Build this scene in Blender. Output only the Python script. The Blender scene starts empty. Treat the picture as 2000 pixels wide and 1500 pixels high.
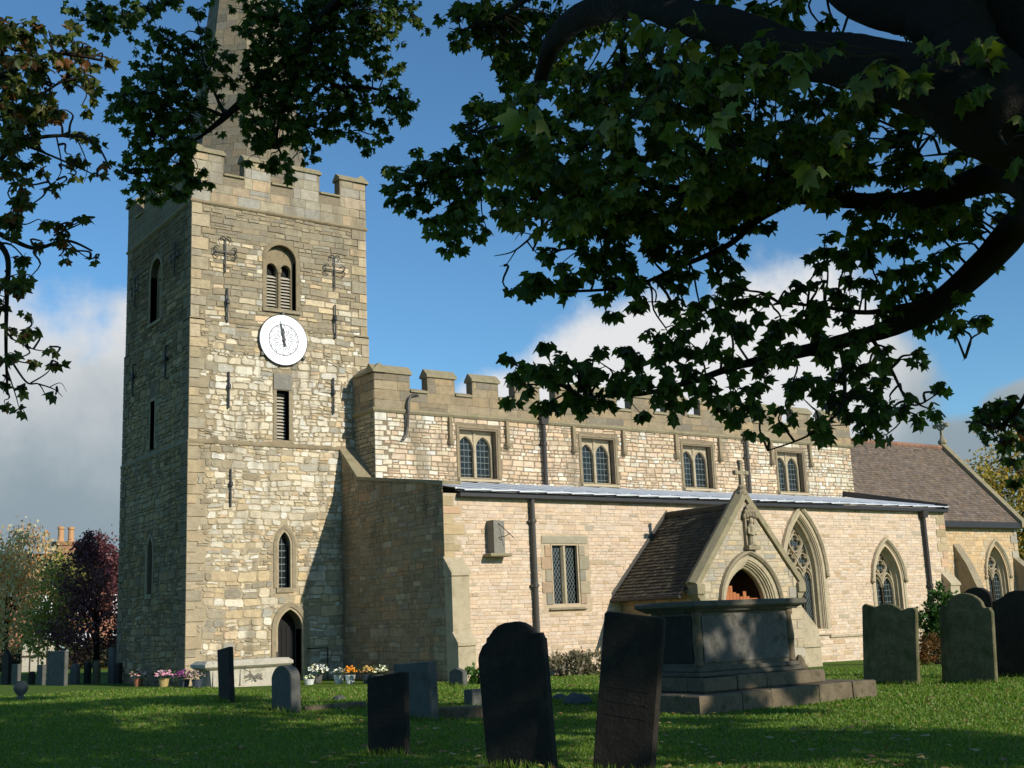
import bpy, math, random
import numpy as np
from mathutils import Vector, Matrix, noise as mnoise
from mathutils.geometry import delaunay_2d_cdt

# ------------------------------------------------------------------ camera, world, sun, exposure
S = bpy.context.scene
COL = S.collection
YAW, PITCH, ROLL, FPX = math.radians(35.737), math.radians(11.297), math.radians(-2.35), 2346.5
CAM = Vector((-12.154, -32.613, 1.501))
FW = Vector((math.sin(YAW) * math.cos(PITCH), math.cos(YAW) * math.cos(PITCH), math.sin(PITCH)))
RT0 = Vector((math.cos(YAW), -math.sin(YAW), 0)); UP0 = RT0.cross(FW)
RT = RT0 * math.cos(ROLL) + UP0 * math.sin(ROLL)
UPV = UP0 * math.cos(ROLL) - RT0 * math.sin(ROLL)
cam = bpy.data.cameras.new('camera'); camo = bpy.data.objects.new('camera', cam); COL.objects.link(camo)
cam.sensor_width = 36.0; cam.lens = 36.0 * FPX / 2000.0; cam.clip_end = 2000; cam.clip_start = 0.05
m3 = Matrix((RT, UPV, -FW)).transposed()
camo.matrix_world = Matrix.Translation(CAM) @ m3.to_4x4()
S.camera = camo

SUN = Vector((1.31, -5.81, 2.83)).normalized()          # towards the sun
sun = bpy.data.lights.new('sun', 'SUN'); sun.energy = 5.0; sun.angle = math.radians(0.53); sun.color = (1.0, 0.93, 0.805)
suno = bpy.data.objects.new('sun', sun); COL.objects.link(suno)
suno.rotation_euler = (-SUN).to_track_quat('-Z', 'Y').to_euler()
suno.location = (0, -40, 40)

S.view_settings.view_transform = 'Standard'; S.view_settings.look = 'None'
S.view_settings.exposure = 0.0; S.view_settings.gamma = 1.0
try: S.view_settings.use_curve_mapping = False
except Exception: pass

W = bpy.data.worlds.new('World'); S.world = W; W.use_nodes = True
class NT:
    """small helper for node trees"""
    def __init__(s, t): s.t = t; s.n = t.nodes; s.l = t.links
    def new(s, kind, **k):
        n = s.n.new(kind)
        for a, b in k.items(): setattr(n, a, b)
        return n
    def put(s, sock, v):
        if v is None: return
        if isinstance(v, bpy.types.NodeSocket): s.l.new(v, sock)
        elif isinstance(v, (tuple, list)) and sock.type == 'RGBA': sock.default_value = tuple(v) + ((1,) if len(v) == 3 else ())
        else: sock.default_value = v
    def m(s, op, a, b=None, c=None):
        n = s.new('ShaderNodeMath', operation=op)
        s.put(n.inputs[0], a); s.put(n.inputs[1], b); s.put(n.inputs[2], c)
        return n.outputs[0]
    def mix(s, f, a, b, blend='MIX'):
        n = s.new('ShaderNodeMix', data_type='RGBA', blend_type=blend)
        s.put(n.inputs[0], f); s.put(n.inputs[6], a); s.put(n.inputs[7], b)
        return n.outputs[2]
    def noise(s, vec, scale, detail=4, rough=.55, out='Fac'):
        n = s.new('ShaderNodeTexNoise'); s.put(n.inputs['Vector'], vec)
        n.inputs['Scale'].default_value = scale; n.inputs['Detail'].default_value = detail; n.inputs['Roughness'].default_value = rough
        return n.outputs[out]
    def ramp(s, f, lo, hi, a=0., b=1.):
        n = s.new('ShaderNodeMapRange', interpolation_type='SMOOTHSTEP')
        s.put(n.inputs[0], f); n.inputs[1].default_value = lo; n.inputs[2].default_value = hi
        n.inputs[3].default_value = a; n.inputs[4].default_value = b
        return n.outputs[0]
wt = NT(W.node_tree); wt.n.clear()
wo = wt.new('ShaderNodeOutputWorld')
sky = wt.new('ShaderNodeTexSky', sky_type='NISHITA'); sky.sun_disc = False
sky.sun_elevation = math.asin(SUN.z); sky.sun_rotation = math.atan2(SUN.x, SUN.y)
sky.air_density = 1.0; sky.dust_density = 0.2; sky.ozone_density = 2.5
tc = wt.new('ShaderNodeTexCoord'); sx = wt.new('ShaderNodeSeparateXYZ'); wt.l.new(tc.outputs['Generated'], sx.inputs[0])
DX, DY, DZ = sx.outputs
az = wt.m('MULTIPLY', wt.m('ARCTAN2', DX, DY), 57.2958)
el = wt.m('MULTIPLY', wt.m('ARCSINE', DZ), 57.2958)
best = None
for (a, e, ra, re_) in [(13.5, 4.5, 7.5, 11.5), (18.5, 5, 6.5, 10.5), (49.5, 8.5, 6.5, 8.3), (42.0, 8.6, 8.5, 6.6), (35.5, 8.5, 4, 3.9), (56, 6, 4.5, 2.6), (60.5, 8.5, 3.5, 1.6)]:
    x = wt.m('DIVIDE', wt.m('SUBTRACT', az, a), ra); y = wt.m('DIVIDE', wt.m('SUBTRACT', el, e), re_)
    r = wt.m('SUBTRACT', 1.0, wt.m('ADD', wt.m('MULTIPLY', x, x), wt.m('MULTIPLY', y, y)))
    best = r if best is None else wt.m('MAXIMUM', best, r)
best = wt.m('MAXIMUM', best, -1.5)
nz = wt.noise(tc.outputs['Generated'], 7.0, 9, .58)
dens = wt.m('ADD', best, wt.m('MULTIPLY', wt.m('SUBTRACT', nz, .5), 1.9))
mask = wt.ramp(dens, -0.05, 0.42)
nz2 = wt.noise(tc.outputs['Generated'], 5.0, 6, .6)
shade = wt.m('ADD', wt.m('MULTIPLY', wt.ramp(el, 3.0, 15.0), .74), wt.m('MULTIPLY', wt.m('SUBTRACT', nz2, .5), 1.3))
leftgrey = wt.ramp(az, 22.0, 34.0)
shade = wt.m('ADD', shade, wt.m('MULTIPLY', leftgrey, .42))
shade = wt.m('SUBTRACT', shade, wt.m('MULTIPLY', wt.ramp(az, 51.0, 55.5), .62))
ccol = wt.mix(wt.ramp(shade, .0, 1.0), (.33, .42, .48), (.92, .93, .94))
low = wt.ramp(el, 14.0, -1.0)
skyc = wt.mix(wt.m('MULTIPLY', low, .30), sky.outputs[0], (3.6, 4.6, 5.6))
skyc = wt.mix(1.0, skyc, (.64, .96, 1.12), 'MULTIPLY')
b1 = wt.new('ShaderNodeBackground'); wt.l.new(skyc, b1.inputs[0]); b1.inputs[1].default_value = 0.122
b2 = wt.new('ShaderNodeBackground'); wt.l.new(ccol, b2.inputs[0]); b2.inputs[1].default_value = 0.85
mx = wt.new('ShaderNodeMixShader'); wt.l.new(mask, mx.inputs[0]); wt.l.new(b1.outputs[0], mx.inputs[1]); wt.l.new(b2.outputs[0], mx.inputs[2])
wt.l.new(mx.outputs[0], wo.inputs[0])

# ------------------------------------------------------------------ helpers
R = random.Random(11)
NR = np.random.default_rng(5)
def at(px, py, d):                                       # a point d metres ahead of the photographer
    return CAM + (FW + RT * ((px - 1000) / FPX) - UPV * ((py - 750) / FPX)) * d
def inview(P, margin=60):
    v = P - np.array(CAM); z = v @ np.array(FW); z = np.where(np.abs(z) < 1e-3, 1e-3, z)
    x = 1000 + FPX * (v @ np.array(RT)) / z; y = 750 - FPX * (v @ np.array(UPV)) / z
    return (z > 0) & (x > -margin) & (x < 2000 + margin) & (y > -margin) & (y < 1500 + margin)
def gz(x, y):                                            # height of the churchyard lawn
    t = min(1, max(0, (y + 16) / 8)); s = t * t * (3 - 2 * t)
    base = min(.24, max(-.45, .2 - .0158 * x)) * s
    return base + .035 * mnoise.noise(Vector((x * .25, y * .25, 1.7)))
class MB:
    def __init__(s): s.v = []; s.f = []; s.c = []; s.usec = False
    def add(s, vs, fs, col=None):
        o = len(s.v); s.v += [tuple(p) for p in vs]
        for f in fs: s.f.append([o + i for i in f]); s.c.append(col)
        if col is not None: s.usec = True
    def box(s, x0, x1, y0, y1, z0, z1, col=None, bev=0.0):
        if bev:
            b = bev
            V = [(x0+b,y0+b,z0),(x1-b,y0+b,z0),(x1-b,y1-b,z0),(x0+b,y1-b,z0),
                 (x0,y0,z0+b),(x1,y0,z0+b),(x1,y1,z0+b),(x0,y1,z0+b),
                 (x0,y0,z1-b),(x1,y0,z1-b),(x1,y1,z1-b),(x0,y1,z1-b),
                 (x0+b,y0+b,z1),(x1-b,y0+b,z1),(x1-b,y1-b,z1),(x0+b,y1-b,z1)]
            F = [(3,2,1,0),(12,13,14,15)]
            for k in range(3):
                a = 4*k
                for i in range(4): j = (i+1) % 4; F.append((a+i, a+j, a+4+j, a+4+i))
            s.add(V, F, col); return
        s.add([(x0,y0,z0),(x1,y0,z0),(x1,y1,z0),(x0,y1,z0),(x0,y0,z1),(x1,y0,z1),(x1,y1,z1),(x0,y1,z1)],
              [(3,2,1,0),(4,5,6,7),(0,1,5,4),(1,2,6,5),(2,3,7,6),(3,0,4,7)], col)
    def prism(s, pts, a, b, col=None):                   # pts: list of 3D base points, extruded by vector from a to b along w
        n = len(pts); V = [Vector(p) + a for p in pts] + [Vector(p) + b for p in pts]
        F = [list(range(n))[::-1], list(range(n, 2*n))] + [(i, (i+1) % n, n+(i+1) % n, n+i) for i in range(n)]
        s.add(V, F, col)
    def tube(s, pts, rad, n=8, cap=True, col=None, wob=0.0, ridge=0.0):
        pts = [Vector(p) for p in pts]; V = []; F = []
        prev = None
        for i, p in enumerate(pts):
            d = (pts[min(i+1, len(pts)-1)] - pts[max(i-1, 0)])
            if d.length < 1e-6: d = Vector((0,0,1))
            d.normalize()
            a = prev if prev is not None else (Vector((0,0,1)) if abs(d.z) < .9 else Vector((1,0,0)))
            u = (a - d * a.dot(d)); u.normalize(); w = d.cross(u); prev = u
            r = rad[i] if isinstance(rad, (list, tuple)) else rad
            for k in range(n):
                t = 2*math.pi*k/n; rr = r
                if wob: rr *= 1 + wob * mnoise.noise(Vector((p.x*2.3 + math.cos(t)*1.4, p.y*2.3 + math.sin(t)*1.4, p.z*2.3)))
                if ridge: q = mnoise.noise(Vector((math.cos(t)*4.5+p.x*1.1, math.sin(t)*4.5+p.y*1.1, p.z*1.4+i*.11))); rr *= 1 + ridge*(1-2.2*abs(q))
                V.append(p + (u*math.cos(t) + w*math.sin(t)) * rr)
        for i in range(len(pts)-1):
            for k in range(n):
                j = (k+1) % n; F.append((i*n+k, i*n+j, (i+1)*n+j, (i+1)*n+k))
        if cap: F.append(list(range(n))[::-1]); F.append([(len(pts)-1)*n+k for k in range(n)])
        s.add(V, F, col)
    def lathe(s, c, prof, n=16, col=None, sq=None):
        V = []; F = []
        for (r, z) in prof:
            for k in range(n):
                t = 2*math.pi*(k+.5)/n; V.append((c[0]+r*math.cos(t), c[1]+r*math.sin(t), c[2]+z))
        for i in range(len(prof)-1):
            for k in range(n): j = (k+1) % n; F.append((i*n+k, i*n+j, (i+1)*n+j, (i+1)*n+k))
        F.append(list(range(n))[::-1]); F.append([(len(prof)-1)*n+k for k in range(n)])
        s.add(V, F, col)
    def build(s, name, mat, parent=None, smooth=False, loc=None):
        me = bpy.data.meshes.new(name); me.from_pydata(s.v, [], s.f)
        if mat: me.materials.append(mat)
        if s.usec:
            at_ = me.attributes.new('Col', 'FLOAT_COLOR', 'FACE')
            arr = np.array([(c if c is not None else (.4,.35,.27)) for c in s.c], np.float32)
            arr = np.concatenate([arr[:, :3], np.ones((len(arr), 1), np.float32)], 1)
            at_.data.foreach_set('color', arr.ravel())
        me.update()
        if smooth: me.polygons.foreach_set('use_smooth', [True]*len(me.polygons))
        o = bpy.data.objects.new(name, me); COL.objects.link(o)
        if parent: o.parent = parent
        if loc is not None: o.location = loc
        return o
def tag(o, label=None, cat=None, group=None, kind=None):
    if label: o['label'] = label
    if cat: o['category'] = cat
    if group: o['group'] = group
    if kind: o['kind'] = kind
    return o
def thing(name, label, cat, loc=(0,0,0), rz=0, group=None):
    o = bpy.data.objects.new(name, None); COL.objects.link(o); o.location = loc; o.rotation_euler = (0,0,rz)
    o.empty_display_size = .3
    return tag(o, label, cat, group)
class Fr:                                                # a wall plane: u along, v up, n out
    def __init__(s, o, U, N): s.o = Vector(o); s.U = Vector(U); s.N = Vector(N)
    def __call__(s, u, v, n=0.): return s.o + s.U*u + Vector((0,0,v)) + s.N*n
def south(y): return Fr((0, y, 0), (1,0,0), (0,-1,0))
def west(x): return Fr((x, 0, 0), (0,-1,0), (-1,0,0))    # u = -y
def east(x): return Fr((x, 0, 0), (0,1,0), (1,0,0))
def north(y): return Fr((0, y, 0), (-1,0,0), (0,1,0))

# ------------------------------------------------------------------ materials
def mat(name, build):
    m = bpy.data.materials.new(name); m.use_nodes = True
    t = NT(m.node_tree); bs = t.n['Principled BSDF']; build(t, bs); return m
def objco(t):
    return t.new('ShaderNodeTexCoord').outputs['Object']
def bump(t, bs, h, strength=.5, dist=.02):
    b = t.new('ShaderNodeBump'); b.inputs['Strength'].default_value = strength; b.inputs['Distance'].default_value = dist
    t.l.new(h, b.inputs['Height']); t.l.new(b.outputs[0], bs.inputs['Normal'])
def stone_mat(name, base=None, var=.35, scale=9, lichen=None, lich_amt=.0, bstr=.5, rough=.92, stain=None, attr=False, strata=0.):
    def f(t, bs):
        co = objco(t)
        if attr: a = t.new('ShaderNodeAttribute', attribute_name='Col'); c = a.outputs['Color']
        else: c = t.mix(t.noise(co, 1.3, 5), tuple(x*.82 for x in base), tuple(x*1.15 for x in base))
        n1 = t.noise(co, scale, 6, .65); n2 = t.noise(co, scale*5, 4, .6)
        v = t.m('ADD', t.m('MULTIPLY', t.m('SUBTRACT', n1, .5), var*2), t.m('MULTIPLY', t.m('SUBTRACT', n2, .5), var*1.2))
        if strata:
            mp = t.new('ShaderNodeMapping'); mp.inputs['Scale'].default_value = (.7, .7, 6.5); t.l.new(co, mp.inputs[0])
            v = t.m('ADD', v, t.m('MULTIPLY', t.m('SUBTRACT', t.noise(mp.outputs[0], 4.5, 5, .7), .5), strata*2))
        g = t.m('ADD', 1.0, v)
        cg = t.new('ShaderNodeCombineColor'); [t.l.new(g, cg.inputs[i]) for i in range(3)]
        c = t.mix(1.0, c, cg.outputs[0], 'MULTIPLY')
        if stain:
            mp = t.new('ShaderNodeMapping'); mp.inputs['Scale'].default_value = (1.6, 1.6, .35); t.l.new(co, mp.inputs[0])
            sn = t.ramp(t.noise(mp.outputs[0], 1.1, 5, .6), .5, .72, 0, .75)
            c = t.mix(sn, c, stain)
        if lichen:
            ln = t.ramp(t.noise(co, 3.1, 6, .7), .5, .68, 0, lich_amt)
            c = t.mix(ln, c, lichen)
        t.l.new(c, bs.inputs['Base Color']); bs.inputs['Roughness'].default_value = rough
        bs.inputs['Specular IOR Level'].default_value = .25
        bump(t, bs, t.m('ADD', n1, t.m('MULTIPLY', n2, .6)), bstr, .03)
    return mat(name, f)
M = {}
M['rubble'] = stone_mat('rubble_stone', attr=True, var=.38, scale=6, stain=(.19,.16,.11), bstr=.7, strata=.3)
M['aislestone'] = stone_mat('aisle_stone', attr=True, var=.26, scale=7, bstr=.6, strata=.22)
M['mortar'] = stone_mat('lime_mortar', (.235,.19,.125), .3, 10)
M['mortar_pale'] = stone_mat('pale_mortar', (.44,.345,.225), .25, 10)
M['dressed'] = stone_mat('dressed_stone', (.285,.235,.155), .3, 6, (.13,.12,.085), .6)
M['dressed_brown'] = stone_mat('brown_dressed_stone', (.245,.195,.12), .3, 6, (.11,.095,.06), .6)
M['dressed_pale'] = stone_mat('pale_dressed_stone', (.42,.35,.235), .22, 6, (.22,.18,.11), .5)
M['coping'] = stone_mat('coping_stone', (.265,.225,.14), .35, 5, (.17,.16,.08), .6)
M['brownwall'] = stone_mat('brown_stone', attr=True, var=.5, scale=4, bstr=.7, strata=.2, stain=(.15,.115,.07))
M['slate'] = stone_mat('slate_headstone', (.024,.019,.0145), .6, 5, (.042,.038,.022), .6, .35, .8)
M['mossy'] = stone_mat('mossy_headstone', (.13,.115,.062), .9, 4, (.055,.07,.02), .75, .6, stain=(.04,.042,.02))
M['greystone'] = stone_mat('grey_headstone', (.105,.105,.094), .45, 4, (.05,.06,.035), .7, .4)
M['palestone'] = stone_mat('pale_tomb_stone', (.46,.42,.34), .3, 4, (.22,.22,.14), .7, .4)
M['tombstone'] = stone_mat('tomb_stone', (.105,.095,.072), .45, 3, (.045,.042,.025), .7, .4)
M['tombpanel'] = stone_mat('tomb_panel_stone', (.115,.108,.095), .5, 3, (.04,.04,.028), .8, .35)
M['tombbrown'] = stone_mat('tomb_step_stone', (.145,.112,.072), .55, 3, (.05,.052,.026), .75, .5)
M['tile'] = stone_mat('clay_tile', attr=True, var=.4, scale=11, lichen=(.16,.13,.05), lich_amt=.3, bstr=.4)
def simple(name, col, rough=.6, metal=0., var=.2, sc=8, spec=.4):
    def f(t, bs):
        co = objco(t); n = t.noise(co, sc, 5)
        c = t.mix(n, tuple(x*(1-var) for x in col), tuple(x*(1+var) for x in col))
        t.l.new(c, bs.inputs['Base Color']); bs.inputs['Roughness'].default_value = rough
        bs.inputs['Metallic'].default_value = metal; bs.inputs['Specular IOR Level'].default_value = spec
    return mat(name, f)
M['lead'] = simple('sheet_lead', (.74,.76,.78), .38, .0, .16, 2.5, .5)
M['iron'] = simple('black_iron', (.03,.03,.032), .5, .2, .3)
M['pipe'] = simple('painted_downpipe', (.035,.03,.028), .55, 0, .3)
M['greypipe'] = simple('grey_downpipe', (.062,.056,.048), .5, 0, .3)
M['white'] = simple('white_dial', (.86,.87,.88), .45, 0, .02)
M['greyline'] = simple('grey_dial_line', (.10,.11,.13), .6)
M['black'] = simple('dark_void', (.01,.01,.01), .9)
M['louvre'] = simple('weathered_louvre', (.42,.38,.30), .8, 0, .25)
M['wood'] = simple('orange_oak', (.36,.115,.032), .6, 0, .35, 6)
M['darkwood'] = simple('dark_oak', (.035,.025,.018), .7, 0, .4)
M['dialstone'] = stone_mat('sundial_stone', (.22,.205,.17), .35, 7, (.12,.12,.08), .5)
M['bark'] = stone_mat('sycamore_bark', (.013,.010,.007), .6, 5, (.012,.013,.007), .5, 1.0)
M['twig'] = simple('twig_bark', (.022,.017,.012), .9)
M['brick'] = None
def glass(name, diamond, s, lead=.06):
    def f(t, bs):
        co = objco(t); sp = t.new('ShaderNodeSeparateXYZ'); t.l.new(co, sp.inputs[0])
        h = t.m('ADD', sp.outputs[0], sp.outputs[1]); v = sp.outputs[2]
        if diamond: a = t.m('ADD', t.m('MULTIPLY', h, 1.6), v); b = t.m('SUBTRACT', t.m('MULTIPLY', h, 1.6), v)
        else: a, b = h, t.m('MULTIPLY', v, .8)
        d = None
        for k in (a, b):
            fr = t.m('ABSOLUTE', t.m('SUBTRACT', t.m('FRACT', t.m('DIVIDE', k, s)), .5))
            d = fr if d is None else t.m('MAXIMUM', d, fr)
        ln = t.ramp(d, .5-lead*1.4, .5-lead*.7)
        cell = t.new('ShaderNodeTexVoronoi'); cell.inputs['Scale'].default_value = 1/s; t.l.new(co, cell.inputs['Vector'])
        gl = t.mix(cell.outputs['Color'], (.006,.009,.010), (.022,.03,.032))
        t.l.new(t.mix(ln, gl, (.13,.155,.15)), bs.inputs['Base Color'])
        t.l.new(t.m('ADD', t.m('MULTIPLY', ln, .4), .2), bs.inputs['Roughness']); bs.inputs['Specular IOR Level'].default_value = .28
        n = t.noise(co, 5, 2); bump(t, bs, t.m('ADD', n, t.m('MULTIPLY', ln, .4)), .25, .02)
    return mat(name, f)
M['glass_sq'] = glass('leaded_glass_square', False, .155, .045)
M['glass_di'] = glass('leaded_glass_diamond', True, .17, .06)
def leafmat(name, a, b, trans=.25, rough=.5):
    def f(t, bs):
        at_ = t.new('ShaderNodeAttribute', attribute_name='Col'); c = at_.outputs['Color']
        vn = t.noise(objco(t), 45, 3, .6); c = t.mix(vn, t.mix(1.0, c, (.72,.72,.72), 'MULTIPLY'), t.mix(1.0, c, (1.3,1.28,1.2), 'MULTIPLY'))
        t.l.new(c, bs.inputs['Base Color']); bs.inputs['Roughness'].default_value = rough
        bs.inputs['Specular IOR Level'].default_value = .3
        tr = t.new('ShaderNodeBsdfTranslucent'); c2 = t.mix(1.0, c, (1.3,1.5,.5), 'MULTIPLY'); t.l.new(c2, tr.inputs[0])
        mx = t.new('ShaderNodeMixShader'); mx.inputs[0].default_value = trans
        t.l.new(bs.outputs[0], mx.inputs[1]); t.l.new(tr.outputs[0], mx.inputs[2])
        t.l.new(mx.outputs[0], t.n['Material Output'].inputs[0])
    return mat(name, f)
M['leaf'] = leafmat('sycamore_leaf', 0, 0, .42)
M['leaf2'] = leafmat('garden_leaf', 0, 0, .3)
M['petal'] = leafmat('petal', 0, 0, .15)
M['blade'] = leafmat('grass_blade', 0, 0, .35)
def lawnf(t, bs):
    co = objco(t)
    n1 = t.noise(co, .35, 5, .6); n2 = t.noise(co, 3.5, 6, .65); n3 = t.noise(co, 40, 3, .7)
    c = t.mix(n1, (.085,.165,.018), (.135,.205,.03))
    c = t.mix(t.ramp(n2, .45, .78, 0, .5), c, (.22,.22,.055))
    c = t.mix(t.ramp(n3, .35, .7, 0, .55), c, (.055,.10,.012))
    t.l.new(c, bs.inputs['Base Color']); bs.inputs['Roughness'].default_value = .95; bs.inputs['Specular IOR Level'].default_value = .1
    bump(t, bs, t.m('ADD', n3, n2), .9, .05)
M['lawn'] = mat('lawn', lawnf)
def brickf(t, bs):
    br = t.new('ShaderNodeTexBrick'); co = objco(t)
    sp = t.new('ShaderNodeSeparateXYZ'); t.l.new(co, sp.inputs[0]); cb = t.new('ShaderNodeCombineXYZ')
    t.l.new(t.m('ADD', sp.outputs[0], sp.outputs[1]), cb.inputs[0]); t.l.new(sp.outputs[2], cb.inputs[1])
    t.l.new(cb.outputs[0], br.inputs[0]); br.inputs['Scale'].default_value = 4
    br.inputs['Color1'].default_value = (.32,.11,.05,1); br.inputs['Color2'].default_value = (.24,.08,.04,1); br.inputs['Mortar'].default_value = (.35,.27,.2,1)
    t.l.new(br.outputs[0], bs.inputs['Base Color']); bs.inputs['Roughness'].default_value = .9
M['brick'] = mat('red_brick', brickf)

# ------------------------------------------------------------------ stone laying
def inpoly(p, poly):
    x, y = p; c = False; j = len(poly)-1
    for i in range(len(poly)):
        xi, yi = poly[i]; xj, yj = poly[j]
        if (yi > y) != (yj > y) and x < (xj-xi)*(y-yi)/(yj-yi) + xi: c = not c
        j = i
    return c
def clipconvex(pts, poly):                               # Sutherland-Hodgman, poly counter-clockwise
    out = pts
    for i in range(len(poly)):
        a = poly[i]; b = poly[(i+1) % len(poly)]; inp = out; out = []
        if not inp: return []
        def sd(p): return (b[0]-a[0])*(p[1]-a[1]) - (b[1]-a[1])*(p[0]-a[0])
        for k in range(len(inp)):
            p, q = inp[k], inp[(k+1) % len(inp)]; sp, sq = sd(p), sd(q)
            if sp >= 0: out.append(p)
            if (sp >= 0) != (sq >= 0):
                t = sp/(sp-sq); out.append((p[0]+(q[0]-p[0])*t, p[1]+(q[1]-p[1])*t))
    return out
def area(p): return .5*sum(p[i][0]*p[(i+1) % len(p)][1]-p[(i+1) % len(p)][0]*p[i][1] for i in range(len(p)))
def stone(mb, fr, pts, h, col, n0=0., bev=.014):
    if len(pts) < 3 or area(pts) < .0009: return
    cx = sum(p[0] for p in pts)/len(pts); cy = sum(p[1] for p in pts)/len(pts); n = len(pts)
    V = [fr(u, v, n0) for u, v in pts]
    for u, v in pts:
        d = math.hypot(u-cx, v-cy); k = max(.3, 1 - bev/max(d, .02)*1.2)
        V.append(fr(cx+(u-cx)*k, cy+(v-cy)*k, n0+h))
    F = [list(range(n, 2*n))] + [(i, (i+1) % n, n+(i+1) % n, n+i) for i in range(n)]
    mb.add(V, F, col)
def jc(c, a=.14):
    k = 1 + R.uniform(-a, a); w = R.uniform(-.04, .04)
    return (c[0]*k*(1+w), c[1]*k, c[2]*k*(1-w*1.5))
def lay(mb, fr, u0, u1, v0, v1, pal, hole=(), h=(.12,.22), l=(1.2,2.8), joint=.018, proud=(.012,.03), jit=.012, clip=None, ql=None, qr=None, split=.15, n0=0., seed=0, wob=.02, qcol=None, qn=.03, rnd=False):
    holes = [list(p) for p in hole]
    qst = []
    for side, spec in (('l', ql), ('r', qr)):
        if not spec: continue
        v = v0; k = 0
        while v < v1 - .02:
            hh = min(R.uniform(*spec['h']), v1-v)
            if v1-v-hh < .12: hh = v1-v
            w = spec['w'][k % 2]*R.uniform(.85, 1.15); k += 1
            a, b = (u0-qn*.9, u0+w) if side == 'l' else (u1-w, u1+qn*.9)
            qst.append((a, b, v, v+hh)); holes.append([(a-.05, v), (b, v), (b, v+hh), (a-.05, v+hh)] if side == 'l' else [(a, v), (b+.05, v), (b+.05, v+hh), (a, v+hh)]); v += hh
    bbs = [(min(p[0] for p in q), max(p[0] for p in q), min(p[1] for p in q), max(p[1] for p in q)) for q in holes]
    def blocked(u, v):
        for q, bb in zip(holes, bbs):
            if bb[0] <= u <= bb[1] and bb[2] <= v <= bb[3] and inpoly((u, v), q): return True
        return False
    def W_(u, v): return wob*mnoise.noise(Vector((u*.9, v*1.3, seed+.37)))
    def emit(a, b, c, d):
        g = joint*.5; a += g; b -= g; c += g; d -= g
        if b-a < .03 or d-c < .025: return
        N = max(3, int((b-a)/.05)+1); ok = []
        for i in range(N+1):
            u = a+(b-a)*i/N; ok.append(not any(blocked(u, vv) for vv in (c, (c+d)/2, d)))
        if not all(ok):
            bi = (0, -1); i = 0
            while i <= N:
                if ok[i]:
                    j = i
                    while j+1 <= N and ok[j+1]: j += 1
                    if j-i > bi[1]-bi[0]: bi = (i, j)
                    i = j+1
                else: i += 1
            if bi[1] <= bi[0]: return
            a, b = a+(b-a)*bi[0]/N, a+(b-a)*bi[1]/N
            if b-a < .05: return
        J = lambda: R.uniform(-jit, jit)
        pts = [(a+J(), c+J())]
        if b-a > .25: pts.append(((a+b)/2+J()*3, c+J()*.7))
        pts += [(b+J(), c+J()), (b+J(), d+J())]
        if b-a > .25: pts.append(((a+b)/2+J()*3, d+J()*.7))
        pts.append((a+J(), d+J()))
        if rnd and min(b-a, d-c) > .05:                  # rub the corners off
            q = []; m_ = len(pts)
            for i_ in range(m_):
                p0, p1, p2 = pts[i_-1], pts[i_], pts[(i_+1) % m_]; e = R.uniform(.1, .3)*min(b-a, d-c)
                for o_ in (p0, p2):
                    L_ = math.hypot(o_[0]-p1[0], o_[1]-p1[1]) or 1; q.append((p1[0]+(o_[0]-p1[0])/L_*min(e, L_*.4), p1[1]+(o_[1]-p1[1])/L_*min(e, L_*.4)))
            pts = q
        if jit > .015 and R.random() < .4:               # knock a corner off a rough stone
            pts[-1] = (pts[-1][0]+R.uniform(.01, .05), pts[-1][1]-R.uniform(0, .02))
        pts = [(u, v+W_(u, v)) for u, v in pts]
        cl = clip or [(u0-.03, v0), (u1+.03, v0), (u1+.03, v1), (u0-.03, v1)]
        pts = clipconvex(pts, cl)
        if len(pts) < 3: return
        stone(mb, fr, pts, R.uniform(*proud), pal((a+b)/2, (c+d)/2, b-a), n0)
    v = v0; row = 0
    while v < v1-.01:
        hh = R.uniform(*h)*(1.35 if R.random() < .12 else 1)
        if v1-v-hh < h[0]*.6: hh = v1-v
        u = u0 - R.uniform(0, .2); row += 1
        while u < u1:
            L = hh*R.uniform(*l)
            if u1-u-L < hh*.6: L = u1-u
            a = max(u, u0)
            if hh > .13 and R.random() < split:
                k = R.uniform(.4, .6); emit(a, u+L, v, v+hh*k); emit(a, u+L, v+hh*k, v+hh)
            else: emit(a, u+L, v, v+hh)
            u += L
        v += hh
    for (a, b, c, d) in qst:
        g = joint*.4
        pts = [(a, c+g), (b-g, c+g), (b-g, d-g), (a, d-g)]
        if clip: pts = clipconvex(pts, clip)
        stone(mb, fr, pts, qn, (qcol or pal)((a+b)/2, (c+d)/2, b-a), n0, .006)
def sheet(mb, fr, outline, holes=(), depth=.35, n=0., col=None, edge=0.):
    """flat wall face with openings and their reveals"""
    loops = [outline] + list(holes); vs = []; es = []
    for lp in loops:
        o = len(vs); vs += [Vector(p) for p in lp]; es += [(o+i, o+(i+1) % len(lp)) for i in range(len(lp))]
    r = delaunay_2d_cdt(vs, es, [], 0, 1e-6)
    V, T = r[0], r[2]; F = []
    for t in T:
        c = sum((V[i] for i in t), Vector((0,0)))/len(t)
        if inpoly(c, outline) and not any(inpoly(c, h) for h in holes):
            a = sum(V[t[i]].x*V[t[(i+1) % 3]].y - V[t[(i+1) % 3]].x*V[t[i]].y for i in range(3))
            F.append(tuple(t) if a > 0 else tuple(t)[::-1])
    mb.add([fr(p.x, p.y, n) for p in V], F, col)
    for h in holes:
        k = len(h); mb.add([fr(u, v, n) for u, v in h] + [fr(u, v, n-depth) for u, v in h], [(i, (i+1) % k, k+(i+1) % k, k+i) for i in range(k)], col)
    if edge:
        k = len(outline); mb.add([fr(u, v, n) for u, v in outline] + [fr(u, v, n-edge) for u, v in outline], [(i, k+i, k+(i+1) % k, (i+1) % k) for i in range(k)], col)
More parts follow.
